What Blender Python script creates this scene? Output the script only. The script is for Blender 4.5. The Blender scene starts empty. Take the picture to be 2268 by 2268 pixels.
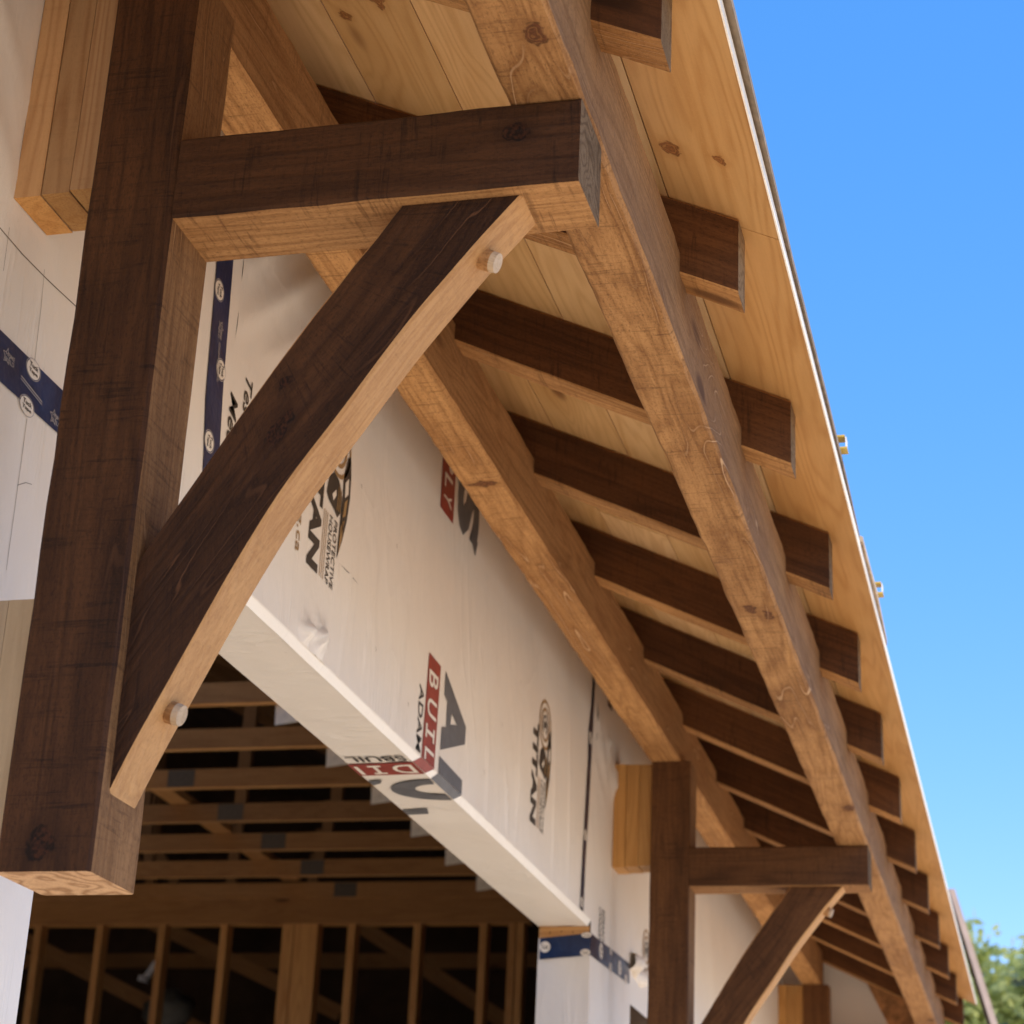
import bpy, bmesh, math, random
from mathutils import Vector, Matrix, noise as mnoise
R = random.Random(7)
scene = bpy.context.scene
col = scene.collection

# ---------------------------------------------------------------- measurements (metres)
W, D = 0.112, 0.1166                 # post width (out from wall) and depth (along wall)
ZB, ZP = 1.85, 3.0023                # post bottom / top
ARM, ZA0, ZA1 = 0.6109, 2.6403, 2.751
BR0, BR1 = 0.0233, 0.0933            # brace thickness range
BO0, BO1, BOT = 0.5235, 0.6131, 2.9117
BI0, BI1, BIT = -0.0066, 0.0822, 3.1605
TX, TZ, HR, SL = 0.6992, 2.8307, 0.1234, 0.4686
R0, RS, RT = 0.0233, 0.6206, 0.0652
EX = 0.7548
XW = -0.1143                         # wall face
ZH, CH, WT = 2.4818, 0.0148, 0.144   # header underside, corner strip, wall thickness
YL, YJ = 0.312, 3.467                # garage opening
BRK = 3.7027                         # bracket spacing
XI = XW - WT
def deck_z(x): return TZ + HR - SL * (x - TX)

# ---------------------------------------------------------------- node helpers
class NT:
    def __init__(s, nt): s.nt = nt; s.n = nt.nodes; s.l = nt.links
    def node(s, t, **kw):
        nd = s.n.new(t)
        for k, v in kw.items(): setattr(nd, k, v)
        return nd
    def put(s, sock, v):
        if hasattr(v, 'is_linked') or isinstance(v, bpy.types.NodeSocket): s.l.new(v, sock)
        elif isinstance(v, (tuple, list)) and len(v) == 3 and sock.type == 'RGBA': sock.default_value = (*v, 1)
        else: sock.default_value = v
    def math(s, op, a, b=0.0, c=None, clamp=False):
        nd = s.node('ShaderNodeMath', operation=op, use_clamp=clamp)
        s.put(nd.inputs[0], a); s.put(nd.inputs[1], b)
        if c is not None: s.put(nd.inputs[2], c)
        return nd.outputs[0]
    def vmul(s, v, t):
        nd = s.node('ShaderNodeVectorMath', operation='MULTIPLY'); s.put(nd.inputs[0], v); s.put(nd.inputs[1], t); return nd.outputs[0]
    def vadd(s, v, t):
        nd = s.node('ShaderNodeVectorMath', operation='ADD'); s.put(nd.inputs[0], v); s.put(nd.inputs[1], t); return nd.outputs[0]
    def noise(s, v, scale=1.0, detail=2.0, rough=0.5, dist=0.0):
        nd = s.node('ShaderNodeTexNoise'); s.put(nd.inputs['Vector'], v)
        nd.inputs['Scale'].default_value = scale; nd.inputs['Detail'].default_value = detail
        nd.inputs['Roughness'].default_value = rough; nd.inputs['Distortion'].default_value = dist
        return nd.outputs[0]
    def node_color(s, v, scale):
        nd = s.node('ShaderNodeTexNoise'); s.put(nd.inputs['Vector'], v); nd.inputs['Scale'].default_value = scale; nd.inputs['Detail'].default_value = 3.0
        return nd.outputs['Color']
    def map(s, v, a, b, c=0.0, d=1.0, smooth=True):
        nd = s.node('ShaderNodeMapRange'); nd.interpolation_type = 'SMOOTHSTEP' if smooth else 'LINEAR'
        s.put(nd.inputs[0], v); nd.inputs[1].default_value = a; nd.inputs[2].default_value = b
        nd.inputs[3].default_value = c; nd.inputs[4].default_value = d
        return nd.outputs[0]
    def mix(s, f, a, b, mode='MIX'):
        nd = s.node('ShaderNodeMix', data_type='RGBA', blend_type=mode)
        s.put(nd.inputs[0], f); s.put(nd.inputs[6], a); s.put(nd.inputs[7], b); return nd.outputs[2]
    def bump(s, h, strength=0.3, dist=0.002, nrm=None):
        nd = s.node('ShaderNodeBump'); nd.inputs['Strength'].default_value = strength; nd.inputs['Distance'].default_value = dist
        s.put(nd.inputs['Height'], h)
        if nrm is not None: s.l.new(nrm, nd.inputs['Normal'])
        return nd.outputs[0]
def new_mat(name):
    m = bpy.data.materials.new(name); m.use_nodes = True
    t = NT(m.node_tree); b = t.n['Principled BSDF']
    return m, t, b
def setp(b, t, color=None, rough=None, metal=None, normal=None, spec=None):
    if color is not None: t.put(b.inputs['Base Color'], color)
    if rough is not None: t.put(b.inputs['Roughness'], rough)
    if metal is not None: b.inputs['Metallic'].default_value = metal
    if spec is not None: b.inputs['Specular IOR Level'].default_value = spec
    if normal is not None: t.l.new(normal, b.inputs['Normal'])
MAT = {}

def wood(key, light, dark, deep, ring=0.6, fine=0.5, saw=0.0, blotch=0.5, knot=1.0, rough=0.7, bump=0.35, spec=0.3, tone=False, line=None, spk=0.55, spots=(), knotc=(0.13, 0.045, 0.02)):
    """Timber: reads the point attribute 'g' = (across a, across b, along the grain) in metres."""
    m, t, b = new_mat(key)
    g = t.node('ShaderNodeAttribute', attribute_name='g').outputs['Vector']
    oi = t.node('ShaderNodeObjectInfo').outputs['Random']
    cx = t.node('ShaderNodeCombineXYZ')
    t.put(cx.inputs[0], t.math('MULTIPLY', oi, 7.31)); t.put(cx.inputs[1], t.math('MULTIPLY', oi, 3.17)); t.put(cx.inputs[2], t.math('MULTIPLY', oi, 23.7))
    P = t.vadd(g, cx.outputs[0])
    # knots
    vo = t.node('ShaderNodeTexVoronoi', feature='F1'); t.put(vo.inputs['Vector'], t.vmul(P, (6.0, 6.0, 2.1))); vo.inputs['Scale'].default_value = 1.0
    sep = t.node('ShaderNodeSeparateColor'); t.l.new(vo.outputs['Color'], sep.inputs[0])
    sel = t.map(sep.outputs[0], 0.80 - 0.12 * knot, 0.82 - 0.12 * knot)
    kd = vo.outputs['Distance']
    kmask = t.math('MULTIPLY', t.map(kd, 0.05, 0.13, 1.0, 0.0), sel)
    khalo = t.math('MULTIPLY', t.map(kd, 0.08, 0.45, 1.0, 0.0), sel)
    low = t.noise(t.vmul(P, (10.0, 10.0, 0.75)), 1.0, 2.0, 0.45)
    fld = t.math('ADD', t.math('MULTIPLY', low, 9.0), t.math('MULTIPLY', khalo, 1.4))
    wob = t.noise(t.vmul(P, (30, 30, 6)), 1.0, 2.0)
    fld = t.math('ADD', fld, t.math('MULTIPLY', wob, 0.35))
    rg = t.math('POWER', t.math('ADD', t.math('MULTIPLY', t.math('SINE', t.math('MULTIPLY', fld, 11.0)), 0.5), 0.5), 2.2)
    fn = t.noise(t.vmul(P, (120, 120, 5.0)), 1.0, 3.0, 0.6, 1.2)
    bl = t.noise(t.vmul(P, (7, 7, 2.0)), 1.0, 3.0, 0.6)
    sw = t.noise(t.vmul(P, (9, 9, 150)), 1.0, 3.0, 0.75, 0.5)
    sw2 = t.noise(t.vmul(P, (12, 12, 30)), 1.0, 2.0, 0.6)
    speck = t.noise(t.vmul(P, (1.0, 1.0, 0.4)), 330.0, 3.0, 0.75)
    f = t.math('ADD', t.math('MULTIPLY', rg, ring), t.math('MULTIPLY', t.map(fn, 0.36, 0.68), fine * 0.75))
    f = t.math('ADD', f, t.math('MULTIPLY', t.map(bl, 0.4, 0.66), blotch))
    f = t.math('MULTIPLY', f, 0.66, clamp=True)
    c = t.mix(f, light, dark)
    smask = t.math('MULTIPLY', t.map(sw, 0.50, 0.66), t.map(sw2, 0.42, 0.60))
    c = t.mix(t.math('MULTIPLY', smask, saw), c, deep)
    sw3 = t.noise(t.vmul(P, (14, 14, 330)), 1.0, 1.0, 0.5)
    c = t.mix(t.math('MULTIPLY', t.map(sw3, 0.5, 0.75), saw * 0.28), c, dark)
    c = t.mix(t.math('MULTIPLY', t.map(speck, 0.46, 0.74), spk), c, deep)
    c = t.mix(t.math('MULTIPLY', t.map(t.noise(P, 300.0, 2.0, 0.6), 0.56, 0.74), 0.35), c, light)
    c = t.mix(t.math('MULTIPLY', khalo, 0.35), c, dark)
    c = t.mix(t.math('MULTIPLY', kmask, 0.8), c, deep)
    if spots:
        kn1 = t.vmul(t.node_color(P, 55.0), (0.022, 0.022, 0.026)); kn2 = t.map(t.noise(P, 220.0, 3.0), 0.35, 0.65); kn3 = t.map(t.noise(P, 90.0, 2.0), 0.42, 0.6); kn4 = t.mix(kn2, knotc, deep); gk = t.vadd(g, kn1)
    for (sa, sb, sl_, ra, rb, rl) in spots:      # knots seen in the photograph
        dv = t.node('ShaderNodeVectorMath', operation='LENGTH')
        t.put(dv.inputs[0], t.vmul(t.vadd(gk, (-sa - .011, -sb - .011, -sl_ - .013)), (1 / ra, 1 / rb, 1 / rl)))
        dd = dv.outputs['Value']
        c = t.mix(t.map(dd, 1.0, 2.6, 0.5, 0.0), c, dark)
        kc = kn4
        kr = t.math('SINE', t.math('MULTIPLY', dd, 15.0))
        kc = t.mix(t.math('MULTIPLY', t.map(kr, 0.2, 1.0), 0.6), kc, dark)
        c = t.mix(t.map(dd, 0.75, 1.15, 0.92, 0.0), c, kc)
        c = t.mix(t.math('MULTIPLY', t.math('MULTIPLY', t.map(dd, 0.8, 1.0), t.map(dd, 1.0, 1.25, 1.0, 0.0)), kn3), c, deep)
    if line:                                    # pale raised fibre lines
        c = t.mix(t.math('MULTIPLY', t.map(rg, 0.93, 1.0), t.map(bl, 0.52, 0.66, 0.0, 0.7)), c, line)
    vr = t.node('ShaderNodeCombineColor')
    for k_, (a_, b_) in enumerate(((0.84, 1.22), (0.84, 1.20), (0.86, 1.14))): t.put(vr.inputs[k_], t.map(oi, 0.0, 1.0, a_, b_, False))
    c = t.mix(1.0, c, vr.outputs[0], 'MULTIPLY')
    if tone:
        ta = t.node('ShaderNodeAttribute', attribute_name='tone').outputs['Color']
        c = t.mix(1.0, c, ta, 'MULTIPLY')
    h = t.math('ADD', t.math('MULTIPLY', fn, 0.5), t.math('MULTIPLY', rg, 0.25))
    h = t.math('ADD', h, t.math('MULTIPLY', t.math('MULTIPLY', sw, sw2), 1.4 * saw + 0.1))
    h = t.math('ADD', h, t.math('MULTIPLY', speck, 0.35))
    setp(b, t, c, rough, normal=t.bump(h, bump, 0.0022), spec=spec)
    MAT[key] = m
    return m

def plain(key, color, rough=0.7, metal=0.0, var=0.15, scale=30.0, bump=0.0, spec=0.4):
    m, t, b = new_mat(key)
    co = t.node('ShaderNodeTexCoord').outputs['Object']
    n = t.noise(co, scale, 4.0, 0.6)
    c = t.mix(t.map(n, 0.3, 0.7), tuple(x * (1 - var) for x in color), tuple(min(1, x * (1 + var)) for x in color))
    setp(b, t, c, rough, metal, spec=spec, normal=t.bump(n, bump, 0.003) if bump else None)
    MAT[key] = m
    return m

# stained timber: the faces turned to the camera's end use a darker brown, the others are tan
BEAM_KNOTS = [(0.586, 2.751, -0.127, 0.013, 0.02, 0.020), (0.558, 2.751, 1.76, 0.012, 0.02, 0.022), (0.588, 2.751, 1.80, 0.010, 0.02, 0.025), (0.598, 2.751, 3.296, 0.014, 0.02, 0.03), (0.041, 3.002, 1.655, 0.03, 0.02, 0.012)]
wood('timber_tan', (0.52, 0.278, 0.106), (0.245, 0.111, 0.037), (0.078, 0.031, 0.011), ring=0.55, fine=0.8, saw=0.5, blotch=0.85, rough=0.8, bump=0.7, spec=0.15, line=(0.66, 0.43, 0.23), spots=BEAM_KNOTS)
wood('timber_mid', (0.265, 0.140, 0.058), (0.135, 0.064, 0.024), (0.048, 0.020, 0.008), ring=0.5, fine=0.8, saw=0.45, blotch=0.8, rough=0.8, bump=0.7, spec=0.15, line=(0.36, 0.21, 0.10))
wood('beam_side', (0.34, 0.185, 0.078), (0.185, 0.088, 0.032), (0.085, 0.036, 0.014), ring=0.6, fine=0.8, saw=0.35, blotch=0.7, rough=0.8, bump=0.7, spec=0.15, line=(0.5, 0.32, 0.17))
wood('far_dark', (0.140, 0.060, 0.0205), (0.062, 0.0250, 0.0085), (0.024, 0.0095, 0.004), ring=0.5, fine=0.7, saw=0.5, blotch=0.8, rough=0.7, bump=0.5, spec=0.2)
wood('timber_dark', (0.078, 0.0315, 0.0110), (0.026, 0.0102, 0.0038), (0.0088, 0.0042, 0.0022), ring=0.45, fine=0.8, saw=0.6, blotch=1.0, rough=0.70, bump=0.7, spec=0.18, line=(0.12, 0.052, 0.022),
     spots=[(0.0523, 0.0, 1.8807, 0.017, 0.03, 0.017), (0.071, BR0, 0.402, 0.0125, 0.02, 0.029), (0.030, BR0, 0.445, 0.006, 0.02, 0.016), (0.0, 2.712, 0.534, 0.03, 0.012, 0.014)], knotc=(0.050, 0.016, 0.006))
wood('timber_rust', (0.118, 0.047, 0.0155), (0.052, 0.0195, 0.0068), (0.018, 0.0075, 0.0035), ring=0.5, fine=0.7, saw=0.5, blotch=0.8, rough=0.7, bump=0.45, spec=0.2)
wood('timber_end', (0.23, 0.150, 0.082), (0.115, 0.068, 0.034), (0.05, 0.03, 0.016), ring=0.9, fine=0.6, saw=0.3, knot=0, rough=0.9, bump=0.5, spec=0.04)
wood('post_end', (0.56, 0.36, 0.20), (0.30, 0.165, 0.075), (0.16, 0.08, 0.03), ring=1.3, fine=0.2, saw=0.0, blotch=0.3, knot=0, rough=0.8, bump=0.3)
wood('brace_tan', (0.53, 0.300, 0.118), (0.36, 0.180, 0.062), (0.13, 0.058, 0.022), ring=0.35, fine=0.8, saw=0.12, blotch=0.7, rough=0.65, bump=0.4, spk=0.28)
wood('pine', (0.63, 0.43, 0.22), (0.46, 0.265, 0.105), (0.17, 0.07, 0.025), ring=0.6, fine=0.4, saw=0.0, blotch=0.6, knot=0.9, rough=0.5, bump=0.12, spec=0.35, tone=True, spk=0.06,
     spots=[(0.624, 0.010, 0.497, 0.014, 0.05, 0.018), (0.696, 0.010, 0.484, 0.008, 0.05, 0.012), (0.227, 0.010, 0.331, 0.011, 0.05, 0.016), (0.153, 0.010, 0.40, 0.008, 0.05, 0.012)], knotc=(0.27, 0.11, 0.042))
wood('stud', (0.46, 0.30, 0.155), (0.32, 0.175, 0.078), (0.12, 0.05, 0.02), ring=0.8, fine=0.35, saw=0.1, blotch=0.35, knot=0.8, rough=0.6, bump=0.2, tone=True, spk=0.12)
wood('truss_wood', (0.36, 0.175, 0.062), (0.24, 0.105, 0.034), (0.085, 0.032, 0.011), ring=0.6, fine=0.35, saw=0.1, blotch=0.5, knot=1.0, rough=0.7, bump=0.2)
wood('endgrain', (0.56, 0.33, 0.12), (0.42, 0.21, 0.06), (0.2, 0.08, 0.02), ring=0.6, fine=0.3, saw=0.2, knot=0, rough=0.7, bump=0.3, tone=True)
wood('grey_wood', (0.40, 0.295, 0.175), (0.31, 0.22, 0.125), (0.17, 0.11, 0.06), spk=0.08, ring=0.5, fine=0.7, saw=0.0, blotch=0.3, knot=0, rough=0.7, bump=0.2)
wood('peg_wood', (0.56, 0.42, 0.27), (0.40, 0.28, 0.16), (0.3, 0.2, 0.1), ring=0.4, fine=0.4, knot=0, rough=0.6, bump=0.3)
plain('osb', (0.42, 0.20, 0.07), 0.7, var=0.4, scale=22, bump=0.3)
plain('deck_edge', (0.84, 0.77, 0.64), 0.6, var=0.08, scale=60)  # much paler than the pine: sunlight on the board edge painted in
plain('sheet_brown', (0.25, 0.19, 0.13), 0.7, var=0.2, scale=40)  # brown of the shaded underside, put into the sheet colour
plain('sheet_tan', (0.52, 0.40, 0.27), 0.7, var=0.2, scale=40)
plain('pink_board', (0.50, 0.38, 0.30), 0.6, var=0.1, scale=10)
plain('jack_yellow', (0.50, 0.34, 0.05), 0.5, var=0.2)
plain('jack_white', (0.75, 0.72, 0.72), 0.4, var=0.1)
plain('print_black', (0.045, 0.036, 0.028), 0.5, var=0.2)
plain('print_grey', (0.115, 0.112, 0.112), 0.5, var=0.15)
plain('print_red', (0.26, 0.042, 0.026), 0.5, var=0.12)
plain('print_white', (0.74, 0.66, 0.55), 0.55, var=0.05)
plain('print_tan', (0.33, 0.20, 0.085), 0.5, var=0.12)
plain('pencil', (0.17, 0.13, 0.09), 0.8, var=0.3)
plain('plate_metal', (0.105, 0.078, 0.056), 0.9, 0.0, var=0.2, scale=120)
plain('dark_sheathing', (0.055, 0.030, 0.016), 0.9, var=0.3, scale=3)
plain('concrete', (0.70, 0.60, 0.46), 0.9, var=0.15, scale=4)
plain('flap_wrap', (0.78, 0.70, 0.60), 0.6, var=0.1)
wood('dim_wood', (0.19, 0.095, 0.038), (0.125, 0.058, 0.021), (0.04, 0.018, 0.007), ring=0.6, fine=0.3, saw=0.1, knot=1, rough=0.8, bump=0.2)  # truss wood darkened in colour so the upper members sink into shade
plain('grey_plastic', (0.12, 0.115, 0.10), 0.5, var=0.3, scale=6)
plain('steel_strip', (0.40, 0.36, 0.33), 0.45, 0.0, var=0.1)

def tape_mat(key, color):
    m, t, b = new_mat(key)
    co = t.node('ShaderNodeTexCoord').outputs['Object']
    n = t.noise(co, 14.0, 3.0, 0.6); n2 = t.noise(co, 160.0, 2.0, 0.6)
    c = t.mix(t.map(n, 0.35, 0.7), color, tuple(x * 1.6 + 0.006 for x in color))
    c = t.mix(t.map(n2, 0.72, 0.8), c, (0.12, 0.13, 0.17))
    setp(b, t, c, 0.32, spec=0.5, normal=t.bump(t.math('ADD', n, t.math('MULTIPLY', n2, 0.1)), 0.5, 0.006))
    MAT[key] = m
tape_mat('tape_blue', (0.005, 0.017, 0.058)); tape_mat('tape_dark', (0.016, 0.017, 0.032))

def wrap_mat(key, color, wr=1.0):
    m, t, b = new_mat(key)
    co = t.node('ShaderNodeTexCoord').outputs['Object']
    n1 = t.noise(t.vmul(co, (6, 7, 3.2)), 1.0, 3.0, 0.5, 1.6)
    n2 = t.noise(t.vmul(co, (16, 26, 9)), 1.0, 3.0, 0.55, 2.0)
    n3 = t.noise(co, 900.0, 2.0, 0.6)
    n4 = t.noise(co, 2.2, 3.0, 0.6)
    c = t.mix(t.map(n4, 0.3, 0.7), color, tuple(x * y for x, y in zip(color, (0.97, 0.955, 0.94))))
    c = t.mix(t.math('MULTIPLY', t.map(n3, 0.45, 0.75), 0.16), c, (0.42, 0.34, 0.26))
    dirt = t.noise(co, 38.0, 3.0, 0.7)
    c = t.mix(t.math('MULTIPLY', t.map(dirt, 0.70, 0.80), 0.30), c, (0.35, 0.27, 0.19))
    def ridge(n, k, p): return t.math('POWER', t.math('SUBTRACT', 1.0, t.math('ABSOLUTE', t.math('MULTIPLY', t.math('SUBTRACT', n, 0.5), k)), clamp=True), p)
    rm = t.noise(co, 3.1, 2.0, 0.5)
    r1 = t.math('MULTIPLY', ridge(t.noise(t.vmul(co, (2.2, 3.0, 1.5)), 1.0, 2.0, 0.4, 2.5), 9.0, 2.0), t.map(rm, 0.45, 0.62))
    zsep = t.node('ShaderNodeSeparateXYZ'); t.l.new(t.node('ShaderNodeNewGeometry').outputs['Position'], zsep.inputs[0])
    low = t.map(zsep.outputs[2], 2.50, 2.78, 1.0, 0.0)
    r2 = t.math('MULTIPLY', ridge(t.noise(t.vmul(co, (8, 22, 2.2)), 1.0, 2.0, 0.45, 0.8), 6.0, 2.0), low)
    n0 = t.noise(t.vmul(co, (1.0, 1.9, 1.3)), 1.0, 1.0, 0.4, 0.6)
    h = t.math('ADD', t.math('MULTIPLY', n1, 0.17), t.math('MULTIPLY', n0, 1.5))
    h = t.math('ADD', h, t.math('MULTIPLY', n2, 0.05))
    h = t.math('ADD', h, t.math('ADD', t.math('MULTIPLY', r1, 0.06), t.math('MULTIPLY', t.math('MULTIPLY', r2, t.map(t.noise(co, 5.0, 1.0), 0.45, 0.62)), 0.10)))
    nr = t.bump(h, 0.8 * wr, 0.02)
    nr = t.bump(n3, 0.10, 0.001, nr)
    setp(b, t, c, 0.42, normal=nr, spec=0.4)
    MAT[key] = m
wrap_mat('house_wrap', (0.805, 0.74, 0.64))
wrap_mat('wrap_strip', (0.90, 0.85, 0.75), 0.5)  # paler than the wall: ground bounce on the corner painted in

m, t, b = new_mat('ground_gravel')
co = t.node('ShaderNodeTexCoord').outputs['Object']
n = t.noise(co, 0.35, 5.0, 0.6); n2 = t.noise(co, 30.0, 4.0, 0.7)
c = t.mix(t.map(n, 0.35, 0.65), (0.86, 0.70, 0.49), (0.78, 0.62, 0.43)); c = t.mix(t.map(n2, 0.4, 0.7), c, (0.88, 0.73, 0.53))
setp(b, t, c, 0.95, normal=t.bump(n2, 0.6, 0.03)); MAT['ground_gravel'] = m
def leaf_mat(key, c1, c2, trans):
    m, t, b = new_mat(key)
    ta = t.node('ShaderNodeAttribute', attribute_name='tone').outputs['Color']
    sep = t.node('ShaderNodeSeparateColor'); t.l.new(ta, sep.inputs[0])
    c = t.mix(sep.outputs[0], c1, c2)
    setp(b, t, c, 0.5)
    tr = t.node('ShaderNodeBsdfTranslucent'); t.l.new(c, tr.inputs[0])
    mx = t.node('ShaderNodeMixShader'); mx.inputs[0].default_value = trans
    t.l.new(b.outputs[0], mx.inputs[1]); t.l.new(tr.outputs[0], mx.inputs[2]); t.l.new(mx.outputs[0], t.n['Material Output'].inputs[0])
    MAT[key] = m
leaf_mat('leaf_green', (0.40, 0.44, 0.10), (0.70, 0.72, 0.30), 0.5)
leaf_mat('needle_green', (0.030, 0.058, 0.040), (0.07, 0.11, 0.06), 0.15)
plain('bark', (0.13, 0.085, 0.055), 0.9, var=0.3, scale=12, bump=0.6)

# ---------------------------------------------------------------- mesh helpers
class MB:
    def __init__(s, mats): s.v = []; s.g = []; s.f = []; s.fm = []; s.tone = []; s.mats = list(mats)
    def vert(s, p, g=None): s.v.append(tuple(p)); s.g.append(tuple(g if g is not None else p)); return len(s.v) - 1
    def face(s, idx, m=0, tone=(1, 1, 1)): s.f.append(tuple(idx)); s.fm.append(m); s.tone.append(tone)
    def poly(s, pts, m=0, tone=(1, 1, 1), g=None): s.face([s.vert(p, None if g is None else g[i]) for i, p in enumerate(pts)], m, tone)
    def box(s, x0, x1, y0, y1, z0, z1, m=0, axis=2, tone=(1, 1, 1), goff=(0, 0, 0), fn=None, endm=None, skip=''):
        def gg(p):
            a = [p[0] + goff[0], p[1] + goff[1], p[2] + goff[2]]; l = a.pop(axis); return (a[0], a[1], l)
        c = [(x, y, z) for x in (x0, x1) for y in (y0, y1) for z in (z0, z1)]
        i = [s.vert(fn(p) if fn else p, gg(p)) for p in c]
        fs = {'-x': (0, 1, 3, 2), '+x': (4, 6, 7, 5), '-y': (0, 4, 5, 1), '+y': (2, 3, 7, 6), '-z': (0, 2, 6, 4), '+z': (1, 5, 7, 3)}
        for k, q in fs.items():
            if k in skip: continue
            s.face([i[j] for j in q], endm if (endm is not None and k[1] == 'xyz'[axis]) else m, tone)
    def build(s, name, parent=None, loc=(0, 0, 0), smooth=False, flip=False):
        me = bpy.data.meshes.new(name)
        L = Vector(loc)
        me.from_pydata([tuple(Vector(p) - L) for p in s.v], [], s.f)
        for k in s.mats: me.materials.append(MAT[k])
        me.polygons.foreach_set('material_index', s.fm)
        a = me.attributes.new('g', 'FLOAT_VECTOR', 'POINT'); a.data.foreach_set('vector', [x for p in s.g for x in p])
        a = me.attributes.new('tone', 'FLOAT_COLOR', 'CORNER')
        vals = []
        for p, tn in zip(me.polygons, s.tone):
            for _ in range(p.loop_total): vals += [tn[0], tn[1], tn[2], 1.0]
        a.data.foreach_set('color', vals)
        if smooth: me.polygons.foreach_set('use_smooth', [True] * len(me.polygons))
        me.update()
        o = bpy.data.objects.new(name, me); col.objects.link(o); o.location = L
        if parent is not None:
            o.parent = parent; o.location = L - Vector(world_loc(parent))
        return o
def world_loc(o):
    v = Vector((0, 0, 0))
    while o is not None: v += o.location; o = o.parent
    return v
def empty(name, loc): o = bpy.data.objects.new(name, None); o.empty_display_size = 0.1; col.objects.link(o); o.location = loc; return o
def tag(o, label, cat, group=None, kind='thing'):
    o['label'] = label; o['category'] = cat; o['kind'] = kind
    if group: o['group'] = group
    return o
def structure(o): o['kind'] = 'structure'; return o
def copy_tree(o, parent=None):
    c = o.copy(); col.objects.link(c)
    if parent is not None: c.parent = parent
    for ch in list(o.children): copy_tree(ch, c)
    return c

def timber(name, x0, x1, y0, y1, z0, z1, axis, mats, pick, parent=None, loc=(0, 0, 0), cham=0.004, step=0.06, jit=0.0011, fn=None, seed=0, wane=0.0, ends=(1, 1)):
    """Sawn timber: chamfered section swept along its axis with slightly uneven arrises. pick(normal)->material slot."""
    lo, hi = [x0, y0, z0], [x1, y1, z1]
    ax = axis; u, v = [i for i in range(3) if i != ax]
    L = hi[ax] - lo[ax]; n = max(1, int(L / step))
    mb = MB(mats); rings = []
    rr = random.Random(seed * 131 + 5)
    cs = [(0, 1, 1, 0), ]
    for k in range(n + 1):
        tpos = lo[ax] + L * k / n
        ring = []
        c = []
        for ci in range(4):
            ch = cham * (0.75 + 0.5 * rr.random()) + wane * max(0.0, mnoise.noise((tpos * 5.3, ci * 7.7, seed)) - 0.22)
            c.append(ch)
        corners = [(lo[u], lo[v], 1, 1), (hi[u], lo[v], -1, 1), (hi[u], hi[v], -1, -1), (lo[u], hi[v], 1, -1)]
        for ci, (cu, cv, su, sv) in enumerate(corners):
            ju = jit * mnoise.noise((tpos * 16, ci * 3.1, seed + 2.5)); jv = jit * mnoise.noise((tpos * 16, ci * 3.1 + 50, seed + 2.5))
            a = (cu + su * c[ci], cv); b_ = (cu, cv + sv * c[ci])
            pair = [b_, a] if ci in (0, 2) else [a, b_]
            for (pu, pv) in pair:
                p = [0, 0, 0]; p[ax] = tpos; p[u] = pu + ju; p[v] = pv + jv
                g = (p[u], p[v], p[ax])
                ring.append(mb.vert(fn(tuple(p)) if fn else tuple(p), g))
        rings.append(ring)
    for k in range(n):
        for j in range(8):
            mb.face((rings[k][j], rings[k][(j + 1) % 8], rings[k + 1][(j + 1) % 8], rings[k + 1][j]))
    mb.face(tuple(reversed(rings[0]))); mb.face(tuple(rings[-1]))
    # material by orientation
    vs = [Vector(p) for p in mb.v]
    cen = sum(vs, Vector()) / len(vs)
    for fi, f in enumerate(mb.f):
        q = [vs[i] for i in f]
        nrm = Vector()
        for i in range(len(q)):
            a, b2 = q[i], q[(i + 1) % len(q)]
            nrm += Vector(((a.y - b2.y) * (a.z + b2.z), (a.z - b2.z) * (a.x + b2.x), (a.x - b2.x) * (a.y + b2.y)))
        nrm.normalize()
        mid = sum(q, Vector()) / len(q)
        base = Vector(cen); base[ax] = mid[ax] if fi < len(mb.f) - 2 else cen[ax]
        if fn and fi < len(mb.f) - 2:
            bb = [0, 0, 0]; bb[ax] = mid[ax]; bb[u] = (lo[u] + hi[u]) / 2; bb[v] = (lo[v] + hi[v]) / 2; base = Vector(fn(tuple(bb)))
        if nrm.dot(mid - base) < 0:
            mb.f[fi] = tuple(reversed(f)); nrm = -nrm
        mb.fm[fi] = pick(nrm)
    return mb.build(name, parent, loc)

def pick_std(n):                       # 0 tan, 1 dark, 2 grey-brown end
    return 1 if n.y < -0.6 else 0
def pick_post(n): return 3 if n.z < -0.8 else (4 if abs(n.x) > 0.8 else pick_std(n))
def pick_arm(n):
    return 1 if n.y < -0.6 else (2 if n.x > 0.8 else 0)

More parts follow.
